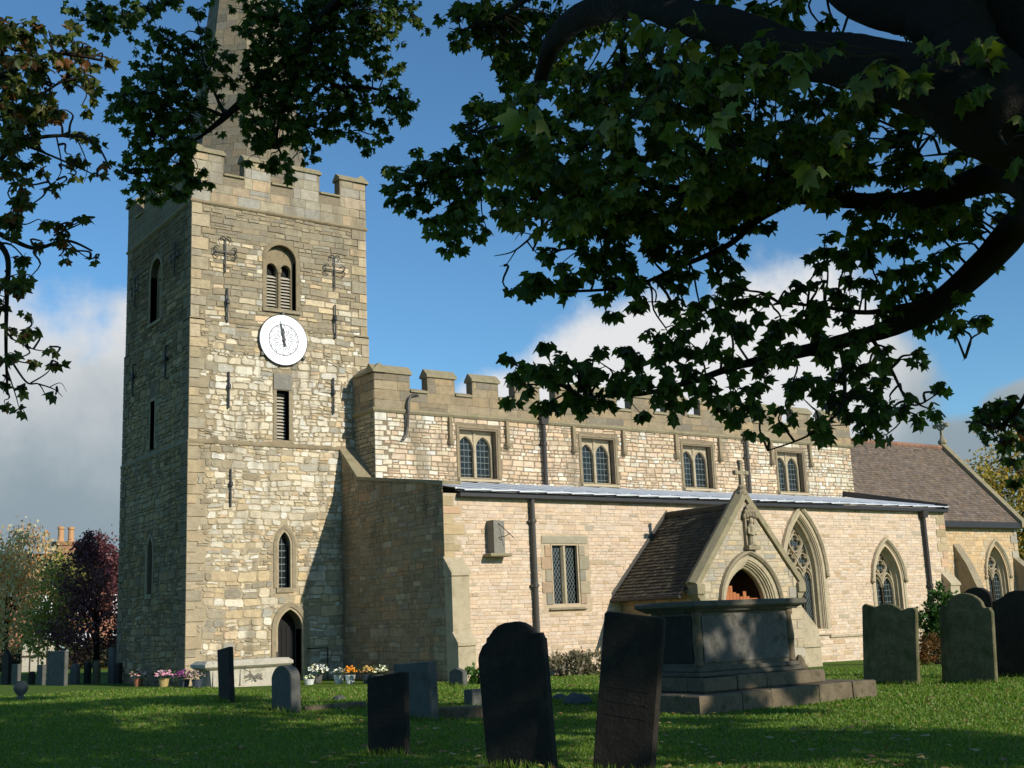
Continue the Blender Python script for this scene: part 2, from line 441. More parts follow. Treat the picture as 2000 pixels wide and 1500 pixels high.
def flat(mb, fr, poly, n, col=None): mb.add([fr(u, v, n) for u, v in poly], [list(range(len(poly)))], col)
def slab(mb, fr, poly, n0, n1, col=None):
    k = len(poly); mb.add([fr(u, v, n0) for u, v in poly] + [fr(u, v, n1) for u, v in poly],
        [list(range(k, 2*k)), list(range(k))[::-1]] + [(i, (i+1) % k, k+(i+1) % k, k+i) for i in range(k)], col)
def arcpath(c, a, vs, h, v0, d=0., n=9):
    """pointed arch: up the left jamb, over the apex, down the right; d widens it concentrically"""
    Rr = (a*a+h*h)/(2*a); A = a+d; RR = Rr+d; H = math.sqrt(max(1e-6, 2*RR*A-A*A)); P = [(c-A, v0)]
    t1 = math.asin(min(1, H/RR))
    for i in range(n+1):
        t = t1*i/n; P.append((c-A+RR-RR*math.cos(t), vs+RR*math.sin(t)))
    L = len(P)
    for i in range(L-2, -1, -1): P.append((2*c-P[i][0], P[i][1]))
    return P
def archpoly(*a, **k): return arcpath(*a, **k)[::-1]     # counter-clockwise
def rectpath(l, r, v0, v1, d=0.): return [(l-d, v0), (l-d, v1+d), (r+d, v1+d), (r+d, v0)]
def sweep(mb, fr, pathf, prof, col=None):
    """moulding: each profile point (d, n) gives an offset path"""
    paths = [[fr(u, v, n) for u, v in pathf(d)] for d, n in prof]; k = len(paths[0]); V = [p for q in paths for p in q]; F = []
    for i in range(len(prof)-1):
        for j in range(k-1): F.append((i*k+j, (i+1)*k+j, (i+1)*k+j+1, i*k+j+1))
    for e in (0, k-1):
        f = [i*k+e for i in range(len(prof))]; F.append(f if e else f[::-1])
    mb.add(V, F, col)
def ribbon(mb, fr, pts, w, nb, nf, col=None):
    k = len(pts); V = []
    for i, (u, v) in enumerate(pts):
        a = pts[max(0, i-1)]; b = pts[min(k-1, i+1)]; dx, dy = b[0]-a[0], b[1]-a[1]; L = math.hypot(dx, dy) or 1
        nx, ny = -dy/L, dx/L; c = (nf-nb)*.45
        for o, n in ((.5, nb), (.5, nf-c), (.22, nf), (-.22, nf), (-.5, nf-c), (-.5, nb)): V.append(fr(u+nx*w*o, v+ny*w*o, n))
    F = [(i*6+j, i*6+(j+1) % 6, (i+1)*6+(j+1) % 6, (i+1)*6+j) for i in range(k-1) for j in range(6)]
    F += [list(range(6)), list(range((k-1)*6, k*6))[::-1]]
    mb.add(V, F, col)
def circ(c, r, n=20, a0=0., a1=360.): return [(c[0]+r*math.cos(math.radians(a0+(a1-a0)*i/n)), c[1]+r*math.sin(math.radians(a0+(a1-a0)*i/n))) for i in range(n+1)]
def foil(c, r, lobes=4, rot=0., n=7):
    P = []; rl = r*.56; dd = r*.5
    for k in range(lobes):
        t = rot+2*math.pi*k/lobes; cc = (c[0]+dd*math.cos(t), c[1]+dd*math.sin(t)); sp = math.pi*.62
        for i in range(n): a = t-sp+2*sp*i/(n-1); P.append((cc[0]+rl*math.cos(a), cc[1]+rl*math.sin(a)))
    return P
def tiles(mb, O, A, U, N, La, Ls, rows, wid, cols, step=.02, keep=None):
    O, A, U, N = map(Vector, (O, A, U, N)); h = Ls/rows
    for r in range(rows):
        u = -R.uniform(0, wid); s0 = r*h
        while u < La:
            a, b = max(0, u)+.004, min(La, u+wid*R.uniform(.9, 1.1))-.004; u = b+.004
            if b-a < .02 or (keep and not keep((a+b)/2, s0+h/2)): continue
            lift = step*R.uniform(.7, 1.5); lo = R.uniform(-.006, .006)
            P = [O+A*a+U*(s0+lo)+N*lift, O+A*b+U*(s0+lo)+N*lift, O+A*b+U*(s0+h*1.02)+N*.004, O+A*a+U*(s0+h*1.02)+N*.004]
            Q = [O+A*a+U*(s0+lo)-N*.01, O+A*b+U*(s0+lo)-N*.01]
            mb.add(P+Q, [(0,1,2,3), (4,5,1,0)], jc(R.choice(cols), .22))

# ------------------------------------------------------------------ the church
MORT = (.225, .185, .125); MLOW = (.37, .305, .20); MMID = (.29, .235, .15); MUP = (.25, .205, .135); MORTP = (.46, .365, .245)
CREAM = [(.57,.505,.38), (.60,.54,.425), (.535,.465,.34), (.58,.495,.35), (.63,.58,.48)]
BROWN = [(.34,.285,.195), (.30,.255,.18), (.38,.315,.21), (.32,.28,.21), (.40,.33,.22)]
GREY = [(.41,.375,.30), (.36,.33,.265)]
YEL = [(.54,.43,.265), (.49,.395,.255), (.53,.40,.255)]
def cl(u, v, s, k): return mnoise.noise(Vector((u*s, v*s, k)))
def pal_low(u, v, L):
    x = R.random() + cl(u, v, .55, 3.1)*.55 + (.25 if v > 4.6 else 0)
    if u < .6 or u > 5.2: x -= .35
    if L > .55: x -= .2
    return jc(R.choice(BROWN if x < .30 else GREY if x < .38 else YEL if x < .55 else CREAM))
def pal_mid(u, v, L):
    x = R.random() + cl(u, v, .5, 7.7)*.4 + .22
    if u < .75: x -= .5
    if v > 9.6: x -= .35
    return jc(R.choice(BROWN if x < .28 else GREY if x < .34 else YEL if x < .42 else CREAM))
def pal_up(u, v, L):
    x = R.random() + cl(u, v, .8, 9.2)*.5
    if v > 13.0: x = 0
    return jc(R.choice([(.29,.24,.16), (.265,.22,.15), (.31,.255,.165), (.28,.24,.17)] if x < .62 else GREY if x < .72 else YEL if x < .9 else CREAM), .16)
def pal_par(u, v, L): return jc(R.choice([(.335,.285,.195), (.31,.27,.195), (.355,.295,.195), (.31,.28,.225), (.38,.295,.195)]), .12)
def pal_quoin(u, v, L): return jc(R.choice([(.36,.295,.19), (.40,.32,.205), (.34,.285,.20), (.43,.335,.21), (.33,.28,.195)]), .14)
def pal_cler(u, v, L):
    x = R.random() + cl(u, v, .35, 4.4)*.5 + (.2 if u < 8 or u > 24.3 else 0)
    return jc(R.choice([(.50,.375,.25), (.54,.40,.275), (.47,.36,.245), (.56,.43,.30)] if x < .62 else CREAM), .12)
def pal_npar(u, v, L): return jc(R.choice([(.255,.20,.125), (.285,.22,.135), (.23,.185,.12), (.205,.17,.12), (.31,.235,.14)]), .13)
def pal_aisle(u, v, L):
    x = R.random()
    c = R.choice([(.585,.45,.33), (.61,.475,.355), (.56,.425,.31), (.62,.495,.375), (.595,.465,.35)]) if x < .93 else R.choice([(.45,.345,.225), (.48,.35,.225), (.43,.35,.25)])
    return jc(c, .065)
def pal_aw(u, v, L):  # brown stone, taken darker to deepen the west wall's shade
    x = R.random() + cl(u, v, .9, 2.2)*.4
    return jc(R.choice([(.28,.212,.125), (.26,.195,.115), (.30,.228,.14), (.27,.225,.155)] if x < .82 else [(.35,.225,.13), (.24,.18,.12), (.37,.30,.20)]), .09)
def pal_porch(u, v, L): return jc(R.choice([(.43,.36,.25), (.40,.34,.25), (.46,.38,.26), (.36,.32,.25), (.48,.38,.25)]), .12)
def pal_chan(u, v, L): return jc(R.choice([(.54,.38,.21), (.50,.36,.21), (.57,.42,.25), (.48,.37,.24)]), .12)

ch = thing('church', 'old stone parish church with a battlemented clock tower and spire, clerestory nave and gabled porch', 'church')
TW, TD = 5.73, 5.80
stages = [(-.8, 6.98, .05, pal_low, dict(h=(.085,.23), l=(.9,2.7), jit=.026, wob=.07, split=.25, rnd=True)),
          (6.98, 10.57, .03, pal_mid, dict(h=(.09,.25), l=(.9,2.4), jit=.028, wob=.07, split=.28, rnd=True)),
          (10.57, 14.12, 0., pal_up, dict(h=(.11,.21), l=(1.4,3.6), jit=.014, wob=.03, split=.15))]
Q1 = dict(h=(.2,.4), w=(.26,.5))
belf = dict(c=2.82, a=.48, vs=12.68, h=.48, v0=11.14)
slit = (2.64, 3.04, 7.12, 8.62); blockr = (2.54, 3.12, 8.64, 9.12)
lanc = dict(c=2.88, a=.185, vs=4.02, h=.40, v0=2.80)
door = dict(c=3.05, a=.385, vs=1.62, h=.56, v0=-.1)
def rectpoly(l, r, b, t): return [(l, b), (r, b), (r, t), (l, t)]
mb = MB(); void = MB()
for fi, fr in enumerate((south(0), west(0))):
    ulo, uhi = (0, TW) if fi == 0 else (-TD, 0)
    off = 0 if fi == 0 else -5.88                        # west face: openings about y = 3
    for (z0, z1, n, pal, kw) in stages:
        H, SH = [], []
        def addarc(A, d):
            A = dict(A); A['c'] += off; H.append(archpoly(**A)); SH.append(archpoly(d=d, **A))
        if z0 < 0:
            addarc(lanc, .17)
            if fi == 0: addarc(door, .2)
        elif z0 < 8:
            H.append(rectpoly(slit[0]+off, slit[1]+off, slit[2], slit[3])); SH.append(rectpoly(slit[0]+off-.1, slit[1]+off+.1, slit[2]-.1, slit[3]+.55))
        else: addarc(belf, .12)
        mc = MLOW if z0 < 0 else MMID if z0 < 8 else MUP
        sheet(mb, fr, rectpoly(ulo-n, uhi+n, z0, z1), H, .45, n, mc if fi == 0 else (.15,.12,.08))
        p = pal if fi == 0 else (lambda u, v, L, pal=pal: tuple(c_*k_ for c_, k_ in zip(jc(pal(3.0 + (u+3)*.3, v, L), .1), (.52, .44, .33))))  # west face: stone and joint colours darkened to deepen its shade
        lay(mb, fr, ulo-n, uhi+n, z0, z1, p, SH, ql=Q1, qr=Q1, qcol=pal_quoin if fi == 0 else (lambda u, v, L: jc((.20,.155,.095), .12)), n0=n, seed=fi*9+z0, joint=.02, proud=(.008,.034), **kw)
for fr, w in ((east(TW), TD), (north(TD), 0)):           # the sides turned away
    a, b = (0, TD) if fr.U.y else (-TW, 0)
    for (z0, z1, n, pal, kw) in stages:
        sheet(mb, fr, rectpoly(a-n, b+n, z0, z1), [], .1, n, (.33,.275,.18))
mb.build('tower_wall', M['rubble'], ch)
# parapet of the tower
mb = MB(); cp = MB(); ME = [(-.03,.94), (1.6,2.48), (3.2,4.12), (4.83,5.76)]
def parapet(fr, u0, u1, mer, z0, zs, zt, cap, th, pal, n=.03, h=(.26,.36), l=(1.3,2.6), mort=(.22,.18,.12), capo=.07):
    gaps = [(mer[i][1], mer[i+1][0]) for i in range(len(mer)-1)]
    holes = [rectpoly(a, b, zs, zt+.2) for a, b in gaps]
    out = [(u0-n, z0), (u1+n, z0)]
    out += [(u1+n, zt)]
    for a, b in gaps[::-1]: out += [(b, zt), (b, zs), (a, zs), (a, zt)]
    out += [(u0-n, zt)]
    slab(mb, fr, out, n-th, n, mort)
    lay(mb, fr, u0-n, u1+n, z0, zt, pal, holes, h=h, l=l, joint=.012, proud=(.006,.014), jit=.005, split=.06, n0=n, wob=0)
    for a, b in mer:
        a2, b2 = (a-(n+.05 if a <= u0 else .05)), (b+(n+.05 if b >= u1 else .05))
        prof = [(n+capo, zt-.02), (n+capo, zt+.05), (n-th*.45, zt+cap), (n-th*.55, zt+cap), (n-th-.05, zt+.05), (n-th-.05, zt-.02)]
        V = [fr(a2, z, q) for q, z in prof] + [fr(b2, z, q) for q, z in prof]; k = len(prof)
        cp.add(V, [list(range(k)), list(range(k, 2*k))[::-1]] + [(i, k+i, k+(i+1) % k, (i+1) % k) for i in range(k)])
    for a, b in gaps:
        prof = [(n+capo, zs-.01), (n+capo, zs+.05), (n-th*.5, zs+.14), (n-th-.03, zs+.05), (n-th-.03, zs-.01)]
        V = [fr(a+.003, z, q) for q, z in prof] + [fr(b-.003, z, q) for q, z in prof]; k = len(prof)
        cp.add(V, [list(range(k)), list(range(k, 2*k))[::-1]] + [(i, k+i, k+(i+1) % k, (i+1) % k) for i in range(k)])
parapet(south(0), 0, TW, ME, 14.12, 15.06, 15.68, .22, .36, pal_par)
parapet(west(0), -TD, 0, [(-5.83,-4.95), (-4.25,-3.35), (-2.5,-1.65), (-.94,.03)], 14.12, 15.06, 15.68, .22, .36, lambda u, v, L: jc((.165,.135,.088), .14))  # west parapet stones coloured darker, shade put into the colour
parapet(east(TW), 0, TD, [(-.03,.94), (1.65,2.5), (3.35,4.25), (4.95,5.83)], 14.12, 15.06, 15.68, .22, .36, pal_par)
parapet(north(TD), -TW, 0, [(-5.76,-4.83), (-4.12,-3.2), (-2.48,-1.6), (-.94,.03)], 14.12, 15.06, 15.68, .22, .36, pal_par)
mb.box(.3, TW-.3, .3, TD-.3, 14.0, 14.35, (.2,.2,.2))
mb.build('tower_parapet', M['rubble'], ch); cp.build('parapet_coping', M['coping'], ch)
def string(name, zz, parts, prof, m):
    b = MB()
    for fr, a, c, n in parts:
        V = [fr(a-(n+q), zz+z, n+q) for q, z in prof] + [fr(c+(n+q), zz+z, n+q) for q, z in prof]; k = len(prof)
        b.add(V, [(i, k+i, k+i+1, i+1) for i in range(k-1)])
    b.build(name, m, ch)
TS = [(south(0), 0, TW, 0), (west(0), -TD, 0, 0), (east(TW), 0, TD, 0), (north(TD), -TW, 0, 0)]
string('string_course', 14.12, TS, [(0,-.08), (.04,-.06), (.075,-.02), (.07,.02), (.03,.07)], M['dressed_brown'])
string('string_course', 10.57, TS, [(.03,-.08), (.06,-.06), (.06,-.02), (.0,.06)], M['dressed_brown'])
string('string_course', 6.98, TS, [(.05,-.11), (.09,-.08), (.09,-.03), (.03,.09)], M['dressed_brown'])
# openings in the tower
def dress(name, fr, A, prof, m, parent):
    b = MB(); sweep(b, fr, lambda d: arcpath(d=d, **A), prof); return b.build(name, m, parent)
for fi, fr in enumerate((south(0), west(0))):
    off = 0 if fi == 0 else -5.88
    A = dict(belf); A['c'] += off
    win = dress('belfry_window', fr, A, [(0,-.42), (0,.012), (.02,.024), (.125,.024), (.14,.0)], M['dressed_brown'], ch)
    b = MB(); pl = archpoly(d=-.005, **A)
    lights = [archpoly(c=A['c']-.235, a=.165, vs=12.44, h=.175, v0=11.2), archpoly(c=A['c']+.235, a=.165, vs=12.44, h=.175, v0=11.2)]
    sheet(b, fr, pl, lights, .16, -.2)
    b.lathe(fr(A['c'], 11.14, -.17), [(.075,0), (.075,.05), (.05,.08), (.05,1.14), (.085,1.2), (.085,1.3)], 10)
    b.build('tracery', M['dressed_brown'], win)
    b = MB()
    for sgn in (-1, 1):
        c = A['c']+sgn*.235
        for k in range(11):
            z = 11.2+.098*k
            b.add([fr(c-.165, z, -.23), fr(c+.165, z, -.23), fr(c+.165, z+.085, -.36), fr(c-.165, z+.085, -.36), fr(c-.165, z-.02, -.23), fr(c+.165, z-.02, -.23)], [(0,1,2,3), (4,5,1,0)])
    b.build('louvre', M['louvre'], win)
    b = MB(); slab(b, fr, rectpoly(A['c']-.55, A['c']+.55, 11.0, 13.3), -.6, -.44); b.build('backing', M['black'], win)
    b = MB(); b.prism([fr(A['c']-.62, 11.02, -.3), fr(A['c']+.62, 11.02, -.3), fr(A['c']+.62, 11.02, .07), fr(A['c']-.62, 11.02, .07)], Vector((0,0,0)), Vector((0,0,.1))); b.build('sill', M['dressed'], win)
    # ventilation slit
    b = MB(); l, r, v0, v1 = slit[0]+off, slit[1]+off, slit[2], slit[3]
    sweep(b, fr, lambda d: rectpath(l, r, v0, v1, d), [(0,-.4), (0,.05), (.1,.05), (.105,.0)])
    win = b.build('slit_window', M['dressed'], ch)
    b = MB()
    for k in range(15):
        z = v0+.02+.1*k
        b.add([fr(l, z, -.2), fr(r, z, -.2), fr(r, z+.08, -.32), fr(l, z+.08, -.32), fr(l, z-.022, -.2), fr(r, z-.022, -.2)], [(0,1,2,3), (4,5,1,0)])
    b.build('louvre', M['louvre'], win)
    b = MB(); slab(b, fr, rectpoly(l-.05, r+.05, v0-.1, v1+.1), -.5, -.42); b.build('backing', M['black'], win)
    if fi == 0:
        b = MB(); slab(b, fr, rectpoly(*blockr), .02, .075); b.build('lintel_panel', M['dialstone'], win)
    # lancet
    A = dict(lanc); A['c'] += off
    win = dress('lancet_window', fr, A, [(0,-.35), (0,-.06), (.035,-.02), (.06,.07), (.16,.08), (.175,.0)], M['dressed'], ch)
    b = MB(); flat(b, fr, archpoly(d=.01, **A), -.2); b.build('glass', M['glass_sq'], win)
    b = MB(); slab(b, fr, rectpoly(A['c']-.27, A['c']+.27, 2.66, 2.8), -.2, .10); b.build('sill', M['dressed'], win)
dw = dress('tower_doorway', south(0), door, [(0,-.5), (0,-.05), (.05,.02), (.07,.085), (.20,.095), (.215,.0)], M['dressed'], ch)
b = MB(); flat(b, south(0), archpoly(d=.01, **door), -.44); b.build('door', M['black'], dw)  # black leaf and boards stand in for the dark open interior
b = MB()
for k in range(5): u = door['c']-.36+.15*k; slab(b, south(0), rectpoly(u, u+.13, 0, 1.7), -.438, -.42)
b.build('door_boards', M['black'], dw)
b = MB(); b.tube([(3.56,-.12,1.05), (3.56,-.35,1.05), (4.08,-.35,1.05), (4.08,-.35,.1)], .022, 6); b.build('handrail', M['iron'], ch)
b = MB(); b.tube([(2.5,-.35,1.0), (2.5,-.35,.1)], .022, 6)
b.build('handrail', M['iron'], ch)
# iron wall ties
def rod(b, fr, u, z0, z1, n=.09):
    b.tube([fr(u, z0, n), fr(u, z1, n)], .028, 6); zm = z0+(z1-z0)*.6
    b.lathe(fr(u, zm-.09, n), [(.03,0), (.06,.04), (.06,.13), (.03,.18)], 8); b.tube([fr(u, z0, n), fr(u, z0, 0)], .02, 5); b.tube([fr(u, z1, n), fr(u, z1, 0)], .02, 5)
def cross(b, fr, u, z0, z1, n=.09):
    b.tube([fr(u, z0, n), fr(u, z1-.06, n)], .022, 6); zm = z0+(z1-z0)*.58
    b.tube([fr(u-.27, zm, n), fr(u+.27, zm, n)], .020, 6)
    def curl(c, ang, s):
        P = []
        for k in range(7): t = k/6*3.6; r = .10*(1-.10*k); P.append(fr(c[0]+s*0, c[1], n))
        return P
    for (cu, cz, dx, dz) in ((u, z1-.06, 0, 1), (u-.27, zm, -1, 0), (u+.27, zm, 1, 0)):
        for s in (-1, 1):
            P = []
            for k in range(9):
                t = k/8*math.pi*1.35; a = .085*math.sin(t)*(1.0); q = .085*(1-math.cos(t))
                P.append(fr(cu+dx*a+(0 if dx else s*q), cz+dz*a+(0 if dz else s*q), n))
            b.tube(P, [.02-.001*k for k in range(9)], 5)
    b.tube([fr(u, zm, n), fr(u, zm, 0)], .02, 5)
sf, wf = south(0), west(0)
for fr, u, z0, z1 in ((sf, 1.0, 12.03, 13.09), (sf, 4.59, 11.97, 13.05), (wf, -4.8, 12.0, 13.0), (wf, -1.17, 12.1, 13.13)):
    b = MB(); cross(b, fr, u, z0, z1); b.build('iron_tie', M['iron'], ch)
for fr, u, z0, z1 in ((sf, 1.06, 10.53, 11.53), (sf, 4.58, 10.4, 11.45), (sf, 1.12, 7.97, 9.02), (sf, 4.49, 8.03, 9.12), (sf, 1.19, 5.11, 6.18), (wf, -4.73, 9.07, 10.1), (wf, -1.75, 9.07, 10.08)):
    b = MB(); rod(b, fr, u, z0, z1, .12); b.build('iron_tie', M['iron'], ch)
# spire
mb = MB(); ap, zb, za = 2.1, 14.3, 31.5
for k in range(8):
    t0, t1 = math.radians(22.5+45*k), math.radians(67.5+45*k); Rr = ap/math.cos(math.radians(22.5)); z = zb
    while z < 23.5:
        hh = R.uniform(.22, .34); f0, f1 = (za-z)/(za-zb), (za-z-hh)/(za-zb); q = 0.
        P = lambda s, f: (2.87+Rr*f*(math.cos(t0)*(1-s)+math.cos(t1)*s), 2.87+Rr*f*(math.sin(t0)*(1-s)+math.sin(t1)*s))
        while q < 1:
            e = min(1, q+R.uniform(.2, .45)); e = 1 if e > .88 else e
            a, b_, c, d = P(q, f0), P(e, f0), P(e, f1), P(q, f1); o = R.uniform(0, .014); n = Vector((math.cos((t0+t1)/2), math.sin((t0+t1)/2), 0))*o
            V = [Vector((*a, z)), Vector((*b_, z)), Vector((*c, z+hh)), Vector((*d, z+hh))]; m_ = sum(V, Vector())/4
            mb.add([m_+(p-m_)*.975+n for p in V], [(0,1,2,3)], jc(R.choice([(.18,.15,.10), (.155,.135,.095), (.20,.165,.11), (.135,.122,.093), (.17,.148,.112)]), .16)); q = e
        z += hh
V = []
for z in (zb, za): f = (za-z)/(za-zb); V += [(2.87+(Rr*f-.008)*math.cos(math.radians(22.5+45*k)), 2.87+(Rr*f-.008)*math.sin(math.radians(22.5+45*k)), z) for k in range(8)]
mb.add(V, [(k, (k+1) % 8, 8+(k+1) % 8, 8+k) for k in range(8)], (.17,.145,.10))
mb.build('spire', M['rubble'], ch)

# ------------------------------------------------------------------ nave and clerestory
YN, XN0, XN1 = -1.34, 5.23, 27.05
CW = [(8.24, 9.63), (13.14, 14.55), (17.8, 19.2), (22.72, 24.13)]; CZ = (6.05, 7.58)
fr = south(YN); mb = MB()
H = [rectpoly(a, b, *CZ) for a, b in CW]; SHs = [rectpoly(a-.14, b+.14, CZ[0]-.12, 7.72) for a, b in CW]
sheet(mb, fr, rectpoly(XN0, XN1, 4.4, 7.98), H, .5, 0, (.21,.165,.11))
lay(mb, fr, XN0, XN1, 5.6, 7.95, pal_cler, SHs, h=(.085,.17), l=(1.2,3.0), joint=.024, jit=.014, proud=(.010,.03), ql=dict(h=(.12,.22), w=(.25,.42)), qcol=lambda u, v, L: jc(R.choice(CREAM), .1), wob=.03, split=.12, seed=3)
fw = west(XN0)
sheet(mb, fw, rectpoly(-.2, -YN, 4.4, 7.98), [], .1, 0, (.18,.15,.10))
lay(mb, fw, -.2, -YN, 5.6, 7.95, lambda u, v, L: jc(R.choice([(.36,.30,.19), (.40,.33,.22), (.32,.27,.18)]), .12), [], h=(.09,.16), l=(1.3,3), joint=.022, jit=.012, seed=5)
sheet(mb, east(XN1), rectpoly(YN, 7.2, 4, 7.98), [], .1, 0, MORTP)
mb.build('clerestory_wall', M['rubble'], ch)
mb = MB(); cp = MB()
mer = [(5.23-.03, 6.45)] + [(7.08+1.668*k, 8.09+1.668*k) for k in range(12)]
mer[-1] = (mer[-1][0], XN1+.03)
parapet(fr, XN0, XN1, mer, 8.0, 8.62, 9.16, .26, .34, pal_npar, n=.04, h=(.24,.34), l=(1.8,3.6))
parapet(fw, -.1, -YN, [(.25, -YN+.04)], 8.0, 8.62, 9.16, .26, .34, pal_npar, n=.04, h=(.24,.34), l=(1.8,3.0))
mb.build('nave_parapet', M['rubble'], ch); cp.build('parapet_coping', M['coping'], ch)
string('string_course', 8.0, [(fr, XN0, XN1, 0), (fw, 0, -YN, 0)], [(0,-.09), (.07,-.07), (.12,-.01), (.12,.03), (.04,.08)], M['coping'])
mb = MB(); mb.add([(XN0+.3,YN+.3,8.45), (XN1-.3,YN+.3,8.45), (XN1-.3,2.9,8.75), (XN0+.3,2.9,8.75), (XN1-.3,7.0,8.45), (XN0+.3,7.0,8.45)], [(0,1,2,3), (3,2,4,5)]); mb.build('nave_roof', M['lead'], ch)
for i, (a, b_) in enumerate(CW):
    b = MB(); c = (a+b_)/2
    sweep(b, fr, lambda d: rectpath(a, b_, *CZ, d), [(0,-.46), (0,-.2), (.03,-.03), (.05,.025), (.12,.027), (.13,0)])
    win = b.build('clerestory_window', M['dressed_brown'], ch)
    b = MB(); hw = .30
    lights = [archpoly(c=c+s*.335, a=.285, vs=6.98, h=.42, v0=CZ[0]+.05) for s in (-1, 1)]
    sheet(b, fr, rectpoly(a-.005, b_+.005, CZ[0]-.01, CZ[1]+.005), lights, .14, -.24)
    for s in (-1, 1):                                    # sunk cusped heads
        sweep(b, fr, lambda d: arcpath(c=c+s*.335, a=.285, vs=6.98, h=.42, v0=CZ[0]+.05, d=d), [(0,-.24), (.02,-.215), (.05,-.215), (.06,-.24)])
    ribbon(b, fr, [(c, CZ[0]), (c, CZ[1])], .10, -.24, -.19)
    b.build('tracery', M['dressed_pale'], win)
    b = MB(); flat(b, fr, rectpoly(a, b_, *CZ), -.33); b.build('glass', M['glass_sq'], win)
    b = MB(); V = [fr(a-.1, CZ[0]-.12, -.2), fr(b_+.1, CZ[0]-.12, -.2), fr(b_+.1, CZ[0]-.12, .11), fr(a-.1, CZ[0]-.12, .11), fr(a-.1, CZ[0]+.03, -.25), fr(b_+.1, CZ[0]+.03, -.25), fr(b_+.1, CZ[0]-.05, .11), fr(a-.1, CZ[0]-.05, .11)]
    b.add(V, [(0,1,2,3), (4,7,6,5), (3,2,6,7), (0,3,7,4), (2,1,5,6)]); b.build('sill', M['dressed_pale'], win)
    for u in (a-.38, b_+.40):
        b = MB(); slab(b, fr, rectpoly(u-.055, u+.055, 7.2, 7.93), 0, .12)
        b.lathe(fr(u, 7.02, .10), [(.02,0), (.09,.05), (.11,.13), (.07,.22)], 9); b.build('label_stop', M['dressed_brown'], win)
    b = None
def downpipe(fr, u, z0, z1, n, r, m, hopper=True, cols=()):
    b = MB(); b.tube([fr(u, z0, n), fr(u, z1, n)], r, 10)
    if hopper: b.add([fr(u-.12, z1, n-.1), fr(u+.12, z1, n-.1), fr(u+.12, z1, n+.1), fr(u-.12, z1, n+.1), fr(u-.17, z1+.26, n-.12), fr(u+.17, z1+.26, n-.12), fr(u+.17, z1+.26, n+.14), fr(u-.17, z1+.26, n+.14)], [(3,2,1,0), (4,5,6,7), (0,1,5,4), (1,2,6,5), (2,3,7,6), (3,0,4,7)])
    for z in cols: b.lathe(fr(u, z, n), [(r+.012,0), (r+.022,.02), (r+.022,.1), (r+.012,.12)], 10); b.box(*sorted((fr(u-.13, z, 0).x, fr(u+.13, z, 0).x)), fr.o.y-n, fr.o.y-.0, z+.03, z+.08)
    return b.build('downpipe', m, ch)
downpipe(fr, 11.46, 5.72, 7.9, .13, .075, M['pipe'], True, (7.2,))
b = MB(); b.lathe(fr(11.46, 8.16, .13), [(.05,0), (.12,.04), (.12,.18), (.05,.24)], 8); b.build('rainwater_head', M['pipe'], ch)
downpipe(fr, 20.95, 5.72, 7.9, .13, .065, M['greypipe'], True, (7.2,))
b = MB(); P = [fr(6.72, 8.52, .05), fr(6.55, 8.53, .14), fr(6.38, 8.45, .17), (fr(6.3, 8.25, .17)), fr(6.29, 8.0, .17), fr(6.29, 7.5, .10), fr(6.24, 7.25, .10), fr(6.12, 7.1, .12)]
b.tube(P, .045, 8); b.build('overflow_pipe', M['greypipe'], ch)

# ------------------------------------------------------------------ south aisle
YA, XA0, XA1 = -5.81, 4.74, 26.35
fa = south(YA); mb = MB()
RW = (8.27, 9.15, 2.0, 3.61)
TRA = dict(c=18.55, a=.66, vs=2.75, h=1.62, v0=.95)
W2A = dict(c=22.82, a=.57, vs=2.42, h=1.08, v0=.9)
H = [rectpoly(*RW), archpoly(d=.18, **TRA), archpoly(d=.12, **W2A)]
SHs = [rectpoly(RW[0]-.38, RW[1]+.4, RW[2]-.2, RW[3]+.27), archpoly(d=.42, **TRA), archpoly(d=.34, **W2A), rectpoly(10.6, 14.7, -1, 2.2)]
sheet(mb, fa, rectpoly(XA0, XA1, -.9, 4.97), H, .55, 0, MORTP)
lay(mb, fa, XA0, XA1, -.8, 4.9, pal_aisle, SHs, h=(.065,.125), l=(1.6,4.6), joint=.012, jit=.007, proud=(.004,.016), ql=dict(h=(.18,.32), w=(.3,.55)), qr=dict(h=(.18,.32), w=(.3,.5)), qcol=lambda u, v, L: jc(R.choice([(.44,.34,.205), (.36,.29,.18), (.48,.37,.23), (.50,.33,.21)]), .1), qn=.018, split=.1, wob=.015, seed=8)
sheet(mb, east(XA1), rectpoly(YA, YN, -.9, 4.97), [], .1, 0, MORTP)
mb.build('aisle_wall', M['aislestone'], ch)
# west end of the aisle, with its raked coping
fw = west(XA0); mb = MB()
prof = [(0, 6.90), (1.15, 5.86), (5.81, 5.2)]
outl = [(-.1,-.8), (5.81,-.8), (5.81,5.2), (1.15,5.86), (0,6.9), (-.1,6.9)]
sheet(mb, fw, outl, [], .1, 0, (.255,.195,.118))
kw = dict(h=(.10,.2), l=(1.4,3.6), joint=.016, jit=.012, proud=(.004,.02), wob=.03)
lay(mb, fw, 0, 1.15, -.8, 6.9, pal_aw, clip=[(0,-.8), (1.15,-.8), (1.15,5.86), (0,6.9)], seed=1, **kw)
lay(mb, fw, 1.15, 5.81, -.8, 5.86, pal_aw, clip=[(1.15,-.8), (5.81,-.8), (5.81,5.2), (1.15,5.86)], seed=2, **kw)
mb.build('aisle_west_wall', M['brownwall'], ch)
b = MB()
def copseg(p, q, t=.13, o=.06):
    (u0, z0), (u1, z1) = p, q; V = []
    for u, z in ((u0, z0), (u1, z1)):
        for n, dz in ((o, 0), (-.52, 0), (-.52, t), (o, t)): V.append(fw(u, z+dz, n))
    b.add(V, [(0,1,2,3), (7,6,5,4)] + [(i, 4+i, 4+(i+1) % 4, (i+1) % 4) for i in range(4)])
